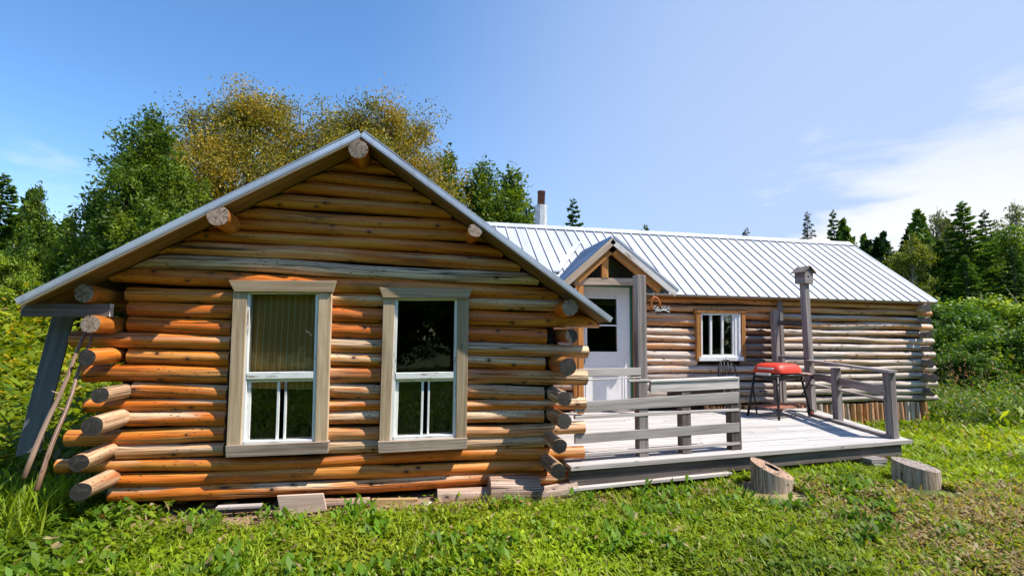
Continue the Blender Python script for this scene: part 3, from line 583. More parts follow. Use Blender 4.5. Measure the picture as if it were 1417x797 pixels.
# --- front gable roof
WS = .787                                    # slope of the long roof
def zw(y): return 2.441+WS*(y-8.27)
def roofside(E, nm):
    o = MB(); R = V((XR, 0, ZR)); t = V((0, 0, .012)); d = (E-R); nrm = V((-d.z, 0, d.x)).normalized(); nrm = nrm if nrm.z > 0 else -nrm
    yb_r = 9.42; yb_e = 8.36
    A = [V((R.x, YF, R.z)), V((E.x, YF, E.z)), V((E.x, yb_e, E.z)), V((R.x, yb_r, R.z))]
    up_ = [p+nrm*.022 for p in A]; o.hexa(up_+A if E.x < XR else [up_[1], up_[0], up_[3], up_[2], A[1], A[0], A[3], A[2]], 0)
    n = 14
    for k in range(n):                       # standing ribs
        y = YF+.03+k*.30
        if y > 8.3: break
        a = R+V((0, y, 0))+nrm*.034; b = E+V((0, y, 0))+nrm*.034; o.plank(a, b, (0, .03, 0), nrm*.024, 0)
    ob = o.build(nm, 'roof', cab)
    s = MB(); nb = 9; L = d.length
    for k in range(5): # soffit boards run parallel to the rake
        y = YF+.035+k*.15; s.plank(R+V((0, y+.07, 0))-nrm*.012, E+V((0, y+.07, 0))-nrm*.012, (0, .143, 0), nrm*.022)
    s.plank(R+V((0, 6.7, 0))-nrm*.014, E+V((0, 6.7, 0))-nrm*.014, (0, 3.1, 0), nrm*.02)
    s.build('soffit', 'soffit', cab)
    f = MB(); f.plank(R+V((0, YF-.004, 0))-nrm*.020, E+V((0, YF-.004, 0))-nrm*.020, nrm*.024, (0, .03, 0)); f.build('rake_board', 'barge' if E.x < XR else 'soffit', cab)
    g = MB(); g.plank(R+V((0, YF-.014, 0))+nrm*.016, E+(E-R).normalized()*.015+V((0, YF-.014, 0))+nrm*.016, nrm*.040, (0, .010, 0)); g.plank(R+V((0, YF+.03, 0))+nrm*.052, E+(E-R).normalized()*.015+V((0, YF+.03, 0))+nrm*.034, (0, .085, 0), nrm*.006)
    g.plank(R+V((0, YF-.017, 0))-nrm*.014, E+(E-R).normalized()*.015+V((0, YF-.017, 0))-nrm*.014, nrm*.007, (0, .014, 0)); g.build('rake_trim', 'galv', cab)
roofside(EL, 'front_roof'); roofside(ER, 'front_roof')

# --- windows
def pxq(pts, y): return [onY(x, z, y) for x, z in pts]
def prism(mb, pts, y, t, mi=0, tint=None):
    """px corners tl, tr, br, bl on the plane y, thickness t going back"""
    A = pxq(pts, y); A = [A[3], A[2], A[1], A[0]]; mb.hexa(A+[p+V((0, t, 0)) for p in A], mi, tint)
def lerp2(a, b, t): return (a[0]+(b[0]-a[0])*t, a[1]+(b[1]-a[1])*t)
def window(T, headq, sillq, lt, rt, blind):
    """T = px corners of the white frame opening (tl, tr, br, bl)"""
    mb = MB(); prism(mb, lt, 4.935, .07); prism(mb, rt, 4.935, .07); prism(mb, headq, 4.915, .09)
    f = mb.build('window', 'trim', cab, .004); setp(f)
    s = MB(); prism(s, sillq, 4.905, .11); s.build('sill', 'sillw', f, .004)
    A = pxq(T, 4.965); tl, tr, br, bl = A; q = lambda u, v: tl.lerp(tr, u).lerp(bl.lerp(br, u), v)
    W = (tr-tl).length; Hh = (bl-tl).length
    def bar(mb, u0, v0, u1, v1, y, t): P = [q(u0, v1), q(u1, v1), q(u1, v0), q(u0, v0)]; P = [V((p.x, y, p.z)) for p in P]; mb.hexa(P+[p+V((0, t, 0)) for p in P])
    fr = MB(); e = .035/W; ev = .03/Hh
    bar(fr, 0, 0, e, 1, 4.955, .11); bar(fr, 1-e*.8, 0, 1, 1, 4.955, .11); bar(fr, e, 0, 1-e*.8, ev*.8, 4.955, .11); bar(fr, e, 1-ev*1.2, 1-e*.8, 1, 4.945, .12); bar(fr, e, .535, 1-e*.8, .578, 4.95, .08)
    for u0, v0, u1, v1 in ((e, .60, e*1.9, 1-ev*1.2), (.455, .60, .49, 1-ev*1.2), (.555, .60, .585, 1-ev*1.2), (e, .578, 1-e*.8, .60)): bar(fr, u0, v0, u1, v1, 4.985, .03)
    fr.build('sash', 'white', f, .003)
    g = MB(); bar(g, e*.9, ev*.7, 1-e*.7, .545, 5.0, .004); g.build('pane', 'glass', f)
    g = MB(); bar(g, e*1.6, .59, .46, 1-ev, 5.004, .004); bar(g, .58, .59, 1-e*.7, 1-ev, 5.014, .004); g.build('pane', 'glass', f)
    if blind:
        b = MB(); P = [q(.03, .66), q(.97, .66), q(.97, .02), q(.03, .02)]; P = [V((p.x, 5.075, p.z)) for p in P]; P[0].z += .02; uv = [(p.x, p.z) for p in P]; b.face(P, uv); b.face([P[3]+V((0, .01, 0)), P[2]+V((0, .01, 0)), P[1]+V((0, .01, 0)), P[0]+V((0, .01, 0))], uv); b.build('blind', 'blind', f)
    return f
window([(341, 403), (441.5, 403), (436, 613), (332, 616)], [(316, 388), (465.5, 388.5), (460, 404.5), (324, 403.5)], [(311.5, 617), (454.5, 611), (453, 627.5), (312, 633)],
       [(322.6, 403), (341.6, 403), (332.5, 616.5), (313, 617)], [(441, 404), (459, 404), (452.8, 611.5), (435.6, 612)], True)
window([(546, 412), (633.5, 412), (631, 606), (539, 609)], [(524.5, 397.5), (653, 400), (649, 413), (530, 412)], [(522.5, 611), (647, 606), (645.5, 621), (523.5, 627)],
       [(530.4, 412), (546.5, 412), (539.5, 609), (524.5, 611)], [(633, 413), (649, 413), (645.7, 606.5), (631, 606)], False)
# inner rooms: floor, partition wall and a few dim things so that the panes look into a room
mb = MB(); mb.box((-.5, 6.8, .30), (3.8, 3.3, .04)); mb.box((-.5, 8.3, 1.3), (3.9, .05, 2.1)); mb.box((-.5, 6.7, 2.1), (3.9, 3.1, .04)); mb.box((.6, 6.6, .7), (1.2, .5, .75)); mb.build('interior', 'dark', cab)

# --- long wing
WX0, WX1 = -2.6, 10.05; WY = 8.47
mb = MB(); wrow = [2.36-.1405*i for i in range(14)]; r = .0655
wgrey = [.0, .05, .1, .22, .30, .35, .45, .40, .55, .5, .65, .75, .85, .9]
D3 = (4.98, 6.10)                                         # window opening
for i, z in enumerate(wrow):
    x1 = WX1+.0 if i % 2 == 0 else WX1+.33; z2 = z-.012*(i < 3)
    seg = [(5.2, x1)] if not 1.22 < z < 2.19 else [(6.02, x1)]
    seg = [(WX0, 2.82)]+[(3.93, seg[0][0] if len(seg) == 1 and seg[0][0] > 5.5 and False else (5.10 if 1.22 < z < 2.19 else 6.80))]
    if 1.22 < z < 2.19: seg.append((6.0, 6.80))
    seg.append((6.86, x1)); rnd = random.random()
    for k, (s0, s1) in enumerate(seg):
        left = s0 < 6.5; g = wgrey[i]*(.8 if left else 1)
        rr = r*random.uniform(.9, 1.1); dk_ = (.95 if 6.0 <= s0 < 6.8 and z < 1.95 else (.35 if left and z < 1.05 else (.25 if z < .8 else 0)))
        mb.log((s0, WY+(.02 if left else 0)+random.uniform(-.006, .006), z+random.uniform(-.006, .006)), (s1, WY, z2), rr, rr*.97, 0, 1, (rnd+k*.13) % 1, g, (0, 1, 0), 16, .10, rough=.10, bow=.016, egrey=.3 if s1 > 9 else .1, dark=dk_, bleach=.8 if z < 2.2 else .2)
mb.build('long_wall', ['log_pale', 'end'], cab)
mb = MB()
for a, b, c, d in ((WX0, 2.84, .3, 2.4), (3.9, 5.10, .3, 2.4), (6.0, WX1, .3, 2.4), (5.1, 6.0, .3, 1.25), (5.1, 6.0, 2.17, 2.4), (2.84, 3.9, 2.5, 2.55)): mb.box(((a+b)/2, WY+.05, (c+d)/2), (b-a, .05, d-c))
mb.box((WX1-.05, 10.35, 1.3), (.05, 3.7, 2.4)); mb.box((3.7, 12.1, 1.3), (12.6, .05, 2.3)); mb.box((WX0, 10.2, 1.3), (.05, 3.8, 2.2)); mb.box((3.8, 10.3, .33), (12.5, 3.6, .04)); mb.build('chinking', 'chink', cab)
mb = MB()
for k, zc in enumerate([2.36-.1405*i for i in range(0, 14)]):
    big = (.088, 0, .072, 0, .068, 0, .062, 0, .088, 0, .092, 0, .082, 0)[k]
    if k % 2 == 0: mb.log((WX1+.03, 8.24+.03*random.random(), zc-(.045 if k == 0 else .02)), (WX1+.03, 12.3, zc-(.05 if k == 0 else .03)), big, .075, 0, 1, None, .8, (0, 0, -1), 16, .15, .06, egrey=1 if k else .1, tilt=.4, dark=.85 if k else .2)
    else: mb.log((WX1+.03, 8.5, zc-.03), (WX1+.03, 12.2, zc-.03), .075, .075, 0, 1, None, .7, (0, 0, -1), 12, .2, ends=False)
for (a, b) in (((8.3, 10.3), 4.0),): pass
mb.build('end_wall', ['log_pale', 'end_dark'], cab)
# gable of the right end
mb = MB()
for k in range(10):
    z = 2.5+k*.142; hw = (4.0-z)/WS-.2
    if hw > .2: mb.log((WX1+.02, 10.25-hw, z), (WX1+.02, 10.25+hw, z), .075, .075, 0, 1, None, .6, (-1, 0, 0), 12, .25)
mb.build('end_gable', ['log_pale', 'end'], cab)
# stub posts under the right end of the wall
mb = MB(); x = 5.3
while x < WX1+.06:
    rr = random.uniform(.045, .062); mb.log((x, WY-.01+random.uniform(-.01, .01), -.1), (x, WY, .44+random.uniform(-.01, .03)), rr, rr, 0, 1, None, random.uniform(.25, .7), (0, 1, 0), 10, .15); x += rr*2+random.uniform(.0, .05)
mb.build('skirting', ['log_pale', 'end'], cab)
mb = MB(); mb.box((7.7, WY+.08, .2), (4.9, .03, .5)); mb.build('chinking', 'chink', cab)
# wing window
w3 = MB(); Y3 = 8.36
prism(w3, [(963.5, 432), (970, 432), (971, 500), (964.5, 500)], Y3, .10); prism(w3, [(1026.5, 433), (1031.5, 433), (1032.5, 499), (1027.5, 499)], Y3, .10); prism(w3, [(962, 427.5), (1033, 428), (1033, 433), (962, 432.5)], Y3-.01, .1)
w3o = w3.build('window', 'orange_wood', cab, .003)
s = MB()
for q in ([(970, 433), (1026.5, 433), (1026.5, 436), (970, 436)], [(970, 491), (1027, 490), (1027, 499.5), (970, 499.5)], [(970, 436), (972.2, 436), (972.5, 491), (970.3, 491)], [(1013.5, 436), (1026.5, 436), (1027, 490), (1014, 491)],
          [(982.6, 436), (985.4, 436), (985.6, 491), (982.8, 491)], [(998.6, 436), (1001.4, 436), (1001.6, 491), (998.8, 491)]): prism(s, q, Y3+.03, .05)
prism(s, [(1017, 437), (1019, 437), (1019.4, 490), (1017.4, 490)], Y3+.018, .02); prism(s, [(1022.5, 434), (1025, 434), (1025.4, 490), (1023, 490)], Y3+.012, .02)
prism(s, [(968, 494), (1029, 493.5), (1030, 499), (968, 499.5)], Y3-.02, .06)
s.build('sash', 'white', w3o, .002)
g = MB(); prism(g, [(971, 435), (1015, 435), (1015, 492), (971, 492)], Y3+.055, .004); g.build('pane', 'glass', w3o)
mb = MB(); mb.box((4.4, 10.8, 1.4), (6.5, .05, 2.0)); mb.build('interior', 'dark', cab)
# vertical jamb boards in the long wall
mb = MB(); mb.box((6.83, WY-.07, 1.45), (.07, .10, 1.95)); mb.build('wall_post', 'grey_wood', cab, .004); mb = MB(); mb.box((3.97, WY-.065, 1.35), (.05, .09, 2.0)); mb.build('wall_post', 'grey_wood', cab, .004)
# top plate over the wing logs
mb = MB(); mb.box((6.95, WY-.06, 2.435), (6.2, .10, .03)); mb.build('eave_plate', 'orange_wood', cab, .003)

# --- long roof: two slopes, ridge cap, raised seams
RY, RZ = 10.25, zw(10.25); RX0, RX1 = -2.85, 10.34; EY = 8.27
def slope(mb, x0, x1, ye, ze, yr, zr, t=.03): 
    n = V((0, -(zr-ze), yr-ye)).normalized(); n = n if n.z > 0 else -n; a = V((0, ye, ze)); b = V((0, yr, zr))
    P = [V((x0, ye, ze)), V((x1, ye, ze)), V((x1, yr, zr)), V((x0, yr, zr))]
    if ye > yr: P = [P[1], P[0], P[3], P[2]]
    mb.hexa(P+[p-n*t for p in P]); return n
NX0, NX1, NY = 2.78, 4.02, 8.80
mb = MB(); n = slope(mb, RX0, NX0, EY, zw(EY), RY, RZ); slope(mb, NX1, RX1, EY, zw(EY), RY, RZ); slope(mb, NX0, NX1, NY, zw(NY), RY, RZ); slope(mb, RX0, RX1, 2*RY-EY, zw(EY), RY, RZ)
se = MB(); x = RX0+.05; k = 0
while x < RX1-.02:
    ye_ = (NY if NX0-.02 < x < NX1+.02 else EY)-.005; a = V((x, ye_, zw(ye_)))+n*.011; b = V((x, RY, RZ))+n*.011; mb.plank(a, b, (.022, 0, 0), n*.022)
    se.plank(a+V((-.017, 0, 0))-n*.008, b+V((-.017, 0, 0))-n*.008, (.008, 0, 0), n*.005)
    x += .212
mb.build('long_roof', 'roof', cab)
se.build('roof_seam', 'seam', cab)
mb = MB()
for sg in (-1, 1):
    nn = V((0, sg*(-1)*0+sg*WS*-1*0, 0)); a = V((RX0, RY, RZ+.03)); b = V((RX1, RY, RZ+.03)); d = V((0, sg, -WS)).normalized()
    mb.plank(a+d*.085, b+d*.085, d*.17, V((0, WS*sg, 1)).normalized()*.012)
mb.build('ridge_cap', 'roof', cab)
mb = MB(); n2_ = n
mb.plank(V((RX1+.005, EY, zw(EY)))-n*.02, V((RX1+.005, RY, RZ))-n*.02, n*.07, (.02, 0, 0)); mb.plank(V((RX1+.005, 2*RY-EY, zw(EY)))-n*.01, V((RX1+.005, RY, RZ-.0))-n*.01, V((0, WS, 1)).normalized()*.07, (.02, 0, 0))
mb.build('rake_trim', 'galv', cab)
mb = MB(); mb.plank(V((NX1, EY+.035, zw(EY+.03)-.05)), V((RX1-.02, EY+.035, zw(EY+.03)-.05)), (0, 0, .05), (0, .03, 0)); mb.plank(V((NX1, EY+.25, zw(EY+.25)-.06)), V((RX1-.02, EY+.25, zw(EY+.25)-.06)), (0, .4, .4*WS), n*.02); mb.build('soffit', 'orange_wood', cab)
# --- chimney
mb = MB(); cx = onY(748.5, 300, 10.55); rr = .125
def octo(mb, c, r, z0, z1, sides=8, mi=0):
    P0 = [V((c.x+cos(pi/8+k*2*pi/sides)*r, 10.55+sin(pi/8+k*2*pi/sides)*r, z0)) for k in range(sides)]; P1 = [V((p.x, p.y, z1)) for p in P0]
    for k in range(sides): k2 = (k+1) % sides; mb.face([P0[k], P0[k2], P1[k2], P1[k]], [(0, 0)]*4, mi)
    mb.face(P1, [(0, 0)]*sides, mi)
octo(mb, cx, .135, 3.5, onY(748, 284, 10.5).z); cho = mb.build('chimney', 'chimney', cab, .01)
mb = MB(); z1 = onY(748, 264, 10.5).z; zc = onY(748, 284, 10.5).z; mb.tube([(cx.x, 10.55, zc-.02), (cx.x+.01, 10.55, z1-.03), (cx.x+.01, 10.55, z1-.028), (cx.x+.01, 10.55, z1)], [.082, .082, .09, .09], 0, 16); mb.build('flue', 'rust', cho)

# --- door
dr_ = MB(); YD = 8.42
def wq(x0, x1, z0, z1): return (x0, x1, z0, z1)
dx0, dx1 = onY(804, 470, YD).x, onY(872, 470, YD).x; dz0 = .40; dz1 = onY(838, 397, YD).z; Wd = dx1-dx0
def rb(mb, x0, x1, z0, z1, y, t, mi=0): mb.box(((x0+x1)/2, y+t/2, (z0+z1)/2), (x1-x0, t, z1-z0), mi)
gx0, gx1 = onY(812, 450, YD).x, onY(853.5, 450, YD).x; gz1 = onY(830, 413, YD).z; gz0 = onY(830, 486.5, YD).z
rb(dr_, dx0, gx0, dz0, dz1, YD, .045); rb(dr_, gx1, dx1, dz0, dz1, YD, .045); rb(dr_, gx0, gx1, gz1, dz1, YD, .045); rb(dr_, gx0, gx1, dz0, gz0, YD, .045)
do = dr_.build('door', 'door', cab, .003)
mb = MB(); e = .03
rb(mb, gx0-e, gx0, gz0-e, gz1+e, YD-.014, .02); rb(mb, gx1, gx1+e, gz0-e, gz1+e, YD-.014, .02); rb(mb, gx0, gx1, gz1, gz1+e, YD-.014, .02); rb(mb, gx0, gx1, gz0-e, gz0, YD-.018, .03)
zm = onY(830, 450, YD).z; rb(mb, gx0, gx1, zm-.012, zm+.012, YD-.006, .03)
px0, px1 = dx0+.08, dx1-.14
for a, b, c, d in ((px0, px1, .52, .54), (px0, px1, 1.13, 1.15), (px0, px0+.02, .54, 1.13), (px1-.02, px1, .54, 1.13), (dx1-.115, dx1-.10, dz0, dz1), ): rb(mb, a, b, c, d, YD-.008, .01)
mb.build('moulding', 'door', do, .002)
g = MB(); rb(g, gx0, gx1, gz0, gz1, YD+.015, .004); g.build('pane', 'glass', do)
mb = MB(); hx = dx0+.045; mb.tube([(hx, YD, 1.35), (hx, YD-.045, 1.35), (hx, YD-.05, 1.33), (hx, YD-.05, 1.22), (hx, YD, 1.20)], .008, 0, 8); mb.build('handle', 'black', do)
mb = MB(); e = .055
rb(mb, dx0-e, dx0, dz0, dz1+e, YD-.03, .06); rb(mb, dx1, dx1+.035, dz0, dz1+e, YD-.03, .06); rb(mb, dx0, dx1, dz1, dz1+e, YD-.03, .06); mb.build('door_frame', 'green', cab, .003)
mb = MB(); rb(mb, dx0-e-.09, dx0-e, dz0, dz1+.05, YD-.04, .08); rb(mb, dx1+.035, dx1+.13, dz0, dz1+.05, YD-.05, .09); mb.build('door_post', 'orange_wood', cab, .004)
mb = MB(); rb(mb, dx0-e-.15, dx1+.15, .30, dz0, YD-.06, .12); mb.build('threshold', 'grey_wood', cab, .004)
# --- little porch gable over the door
YG = 8.0; ap = onY(847, 331, YG); lb = onY(778, 393, YG); rbp = onY(936, 405, YG)
pr = MB()
def along(a, b, w, t, mb, mi=0, wdir=None): mb.plank(a, b, w, t, mi)
for A, B, nm in ((ap, lb, 'l'), (ap, rbp, 'r')):
    d = (B-A).normalized(); nn = V((-d.z, 0, d.x)); nn = nn if nn.z > 0 else -nn
    o = MB(); a2 = A+nn*.03; b2 = B+nn*.03; back = V((0, 1.6, 0)); f = V((0, -.05, 0))
    Q = [a2+f, b2+f, b2+back, a2+back]
    if nm == 'r': Q = [Q[1], Q[0], Q[3], Q[2]]
    o.hexa([p+nn*.012 for p in Q]+Q)
    # raised ribs from ridge to eave
    y = YG-.04
    while y < YG+1.5: o.plank(a2+V((0, y-YG, 0))+nn*.022, b2+V((0, y-YG, 0))+nn*.022, (0, .018, 0), nn*.022); y += .10
    o.build('porch_roof', 'galv_shade' if nm == 'l' else 'roof', cab)
    bb = MB(); bb.plank(A-nn*.030+V((0, -.03, 0)), B-nn*.030+V((0, -.03, 0)), nn*.115, (0, .025, 0)); bb.build('barge_board', 'barge' if nm == 'l' else 'peel', cab, .003)
    bb = MB(); bb.plank(A-nn*.13+V((0, .06, 0)), B-nn*.13+V((0, .06, 0))-d*.25, nn*.12, (0, .09, 0)); bb.build('rafter', 'orange_wood', cab, .003)
mb = MB()
hb = [(797, 384.5), (878, 385), (878, 394.5), (797, 394)]; prism(mb, hb, YG+.06, .09); mb.build('header_beam', 'barge', cab, .003)
mb = MB(); prism(mb, [(833.5, 345), (842, 345), (842, 384.5), (833.5, 384.5)], YG+.05, .07); mb.build('king_post', 'orange_wood', cab, .003)
mb = MB(); hA = ap-V((0, 0, .12)); mb.face([V((lb.x+.2, YG+.16, lb.z-.03)), V((rbp.x-.35, YG+.16, lb.z-.03)), V((hA.x, YG+.16, hA.z))], [(0, 0)]*3); mb.build('gable_pane', 'glass', cab)
mb = MB(); zb_ = onY(838, 389, YG+.36).z; mb.face([V((lb.x+.2, YG+.36, zb_)), V((rbp.x-.3, YG+.36, zb_)), V((hA.x, YG+.36, hA.z+.1))], [(0, 0)]*3); mb.build('gable_backing', 'dark', cab)
mb = MB()
for x in (797.5, 874): pass
z_h = onY(838, 385, YG).z; mb.box((dx0-.12, YG+.11, (z_h+.4)/2-.0), (.09, .09, z_h-.4)); mb.box((dx1+.09, YG+.11, (z_h+.4)/2), (.07, .09, z_h-.4)); mb.build('porch_post', 'orange_wood', cab, .004)
# flashing in the valley left of the porch roof
a = onP(800, 337, V((0, EY, zw(EY)+.02)), n); b = onP(770, 378, V((0, EY, zw(EY)+.02)), n); mb = MB(); mb.plank(a+n*.03, b+n*.03, (.11, 0, 0), n*.03); mb.build('flashing', 'galv', cab)
# leaning brace under the left eave
p0 = onY(90, 430, 5.12); p1 = onY(46, 600, 5.12); mb = MB(); mb.plank(p0, p1+(p1-p0)*.15, (.165, .02, .05), (-.02, .05, 0), tint=(.3, .5, 0)); mb.build('brace_board', 'brace_wood', cab, .004)

# ------------------------------------------------------------------ deck
DZ = .38
dk = empty('wooden_deck', (4, 6.5, 0), 'low pale plank deck with a board fence in front and a railing', 'deck')
FL = onZ(798, 644, DZ); FR = onZ(1260, 608, DZ); BL = V((1.56, 8.40, DZ)); BR = V((7.42, 8.40, DZ)); FL.x = 1.56
mb = MB(); nB = 26
for k in range(nB):
    t0 = k/nB+.0022; t1 = (k+1)/nB-.0022
    def P(s, t): return FL.lerp(FR, s).lerp(BL.lerp(BR, s), t)
    cuts = [0, random.uniform(.3, .7), 1]
    for c0, c1 in zip(cuts[:-1], cuts[1:]):
        q = [P(c0+.0006, t0), P(c1-.0006, t0), P(c1-.0006, t1), P(c0+.0006, t1)]; dz = V((0, 0, random.uniform(-.002, .002)))
        top = [p+dz for p in q]; mb.hexa([top[0], top[1], top[2], top[3]]+[p-V((0, 0, .035)) for p in top], 0, (random.random(), random.uniform(.3, .62), 0))
mb.build('decking', 'deck', dk, .003)
fd = (FR-FL); fd.normalize(); fn = V((fd.y, -fd.x, 0))
mb = MB(); mb.plank(FL+fn*.012-V((0, 0, .022)), FR+fn*.012-V((0, 0, .022)), V((0, 0, .048)), fn*.03, tint=(.2, .35, 0)); mb.build('edge_board', 'pale_wood', dk, .004)
mb = MB(); a = FL-fn*.03-V((0, 0, .120)); b = FR-fd*.16-fn*.03-V((0, 0, .115)); mid = a.lerp(b, .46)
mb.plank(a, mid, V((0, 0, .15)), fn*.04); mb.plank(mid+fd*.002, b, V((0, 0, .14)), fn*.04)
sd_ = (BR-FR).normalized(); mb.plank(b-V((0, 0, 0)), b+sd_*2.9, V((0, 0, .14)), V((sd_.y, -sd_.x, 0))*.04)
for s in (.15, .35, .55, .75, .93): q0 = FL.lerp(FR, s); q1 = BL.lerp(BR, s); mb.plank(q0+(q1-q0)*.04-V((0, 0, .11)), q1-V((0, 0, .11)), V((0, 0, .13)), (.04, 0, 0))
mb.build('fascia', 'dark_wood', dk, .003)
mb = MB(); mb.plank(FL-fn*.0-V((0, 0, .215)), FL.lerp(FR, .40)-V((0, 0, .205)), fn*.10, V((0, 0, .03)), tint=(.4, .6, 0)); mb.build('bottom_board', 'pale_wood', dk, .003)
def post(px, base, top, w=.09, d=.09, mat='dark_wood', nm='post', ang=None, lean=0, base_xy=None):
    p = base_xy or onZ(px, base, DZ); zt = zat(px, top, p.x, p.y); ang = atan2(fd.y, fd.x) if ang is None else ang; ax = V((cos(ang), sin(ang), 0)); ay = V((-sin(ang), cos(ang), 0))
    mb = MB(); mb.plank(V((p.x, p.y, DZ-.12)), V((p.x+lean, p.y, zt)), ax*w, ay*d); o = mb.build(nm, mat, dk, .006); return V((p.x, p.y, zt)), o
F0 = onZ(891.3, 632, DZ)+V((0, .05, 0))
post(891.5, 631, 381, .115, .09, 'grey_wood', base_xy=F0); q = onP(947, 600, F0, fn); post(947, 627.6, 541, .12, .09, 'dark_wood', base_xy=q); q = onP(1015.5, 600, F0, fn); post(1016, 624.6, 528, .14, .09, 'dark_wood', base_xy=q)
# fence boards on the camera side of the posts
fp = F0+fn*.052
def fq(mb, pts, t=.03, off=0.):
    A = [onP(x, y, fp+fn*off, fn) for x, y in pts]; A = [A[3], A[2], A[1], A[0]]; mb.hexa(A+[p-fn*t for p in A])
for pts, t, off in (([(796, 511), (887, 508.5), (887, 519), (796, 522)], .035, 0), ([(796, 525.5), (887, 521), (887, 522.6), (796, 528)], .02, 0), ([(870, 525), (899.5, 524.5), (899.5, 527.5), (870, 528.5)], .02, 0),
                    ([(900.8, 528.5), (1023.2, 523.8), (1023.2, 537.5), (900.8, 543.2)], .04, .0), ([(796, 556.5), (1023, 542), (1022.6, 557.6), (796, 571)], .03, .002),
                    ([(796, 575.5), (1023.4, 565), (1023.4, 568.6), (796, 580.5)], .045, 0), ([(796, 601), (1023.6, 584.6), (1023.8, 597.5), (796, 614)], .03, .002), ([(796, 628.3), (1024.4, 611.3), (1024.6, 615), (796, 633)], .045, 0)):
    mb = MB(); fq(mb, pts, t, off); mb.build('fence_board', 'pale_wood', dk, .004)
mb = MB(); fq(mb, [(900.8, 526.5), (1023.2, 521.5), (1023.6, 524.5), (900.8, 529.0)], .11, .012); mb.build('fence_cap', 'pale_wood', dk, .003)
mb = MB(); fq(mb, [(925, 541), (1022, 533), (1022, 541), (925, 549)], .03, -.15); mb.build('fence_board', 'grey_wood', dk, .003)
# right railing
Dt, _ = post(1235.5, 606, 516, .115, .10, 'grey_wood', ang=.2); Ct, _ = post(1160, 583, 509, .12, .09, 'grey_wood', ang=.2, lean=0)
pb = onY(1123, 560, 7.95); pb.z = 0; Bt, _ = post(1123, 573, 391, .12, .11, 'grey_wood', ang=.2, lean=-.03, base_xy=pb); pa = V((6.62, 8.28, DZ)); At, _ = post(1069, 560, 429, .12, .09, 'grey_wood', base_xy=pa, ang=.2)
def rail(a, b, w, t, mat='grey_wood'):
    mb = MB(); mb.plank(a, b, w, t); return mb.build('rail', mat, dk, .004)
bxy = V((Bt.x-.02, Bt.y, 0)); a = V((bxy.x, bxy.y, zat(1120, 499, bxy.x, bxy.y))); b = V((Dt.x-.02, Dt.y-.08, Dt.z+.018)); rail(a, b, V((.13, -.02, 0)), V((0, 0, .035)))
a = V((bxy.x+.02, bxy.y, zat(1124, 519, bxy.x, bxy.y))); b = V((Dt.x-.06, Dt.y, zat(1224, 541, Dt.x, Dt.y))); rail(a, b, V((0, 0, .12)), V((.03, .0, 0)))
a = V((bxy.x+.02, bxy.y, zat(1124, 531, bxy.x, bxy.y))); b = V((Dt.x-.05, Dt.y, zat(1224, 553, Dt.x, Dt.y))); rail(a, b, V((.07, 0, 0)), V((0, 0, .022)))
a = V((bxy.x, bxy.y, zat(1110, 449, bxy.x-.1, bxy.y))); rail(V((pa.x, pa.y, zat(1074, 446, pa.x, pa.y))), a, V((0, 0, .085)), V((.02, .025, 0)), 'dark_wood')
a2 = V((bxy.x, bxy.y, zat(1118, 497, bxy.x, bxy.y))); rail(V((pa.x, pa.y, zat(1074, 493, pa.x, pa.y))), a2, V((.1, 0, 0)), V((0, 0, .035)))
rail(V((pa.x, pa.y, zat(1074, 512, pa.x, pa.y))), V((bxy.x, bxy.y, zat(1118, 519, bxy.x, bxy.y))), V((0, 0, .09)), V((.03, .02, 0)))
a = onZ(1232, 604, DZ+.02); b = onZ(1123, 573, DZ+.02); rail(V((a.x, a.y, DZ+.02)), V((b.x, b.y, DZ+.02)), V((.09, 0, 0)), V((0, 0, .04)), 'grey_wood')
# footings under the deck front
mb = MB()
# ------------------------------------------------------------------ birdhouse on the tall post
bh = empty('birdhouse', (Bt.x-.03, Bt.y, Bt.z-.02), 'small grey wooden birdhouse on top of the tall railing post', 'birdhouse', rz=.25); bh['local'] = 1
mb = MB(); z0, z1 = 0., .21
mb.box((0, 0, .105), (.235, .20, .21)); bo = mb.build('box', 'grey_wood', bh, .003)
mb = MB(); mb.face([(-.115, -.095, .21), (.115, -.095, .21), (0, -.095, .30)], [(0, 0), (.2, 0), (.1, .1)]); mb.build('gable', 'grey_wood', bh); mb = MB(); mb.face([(.115, .095, .21), (-.115, .095, .21), (0, .095, .30)], [(0, 0), (.2, 0), (.1, .1)]); mb.build('gable', 'grey_wood', bh)
mb = MB(); mb.plank((-.165, 0, .195), (.0, 0, .315), (0, .27, 0), (-.009, 0, .012)); mb.plank((.165, 0, .195), (.0, 0, .315), (0, .27, 0), (.009, 0, .012)); mb.build('roof', 'dark_wood', bh, .002)
mb = MB(); mb.tube([(-.02, -.099, .12), (-.02, -.104, .12)], .022, 0, 12); mb.build('entrance_hole', 'black', bh)

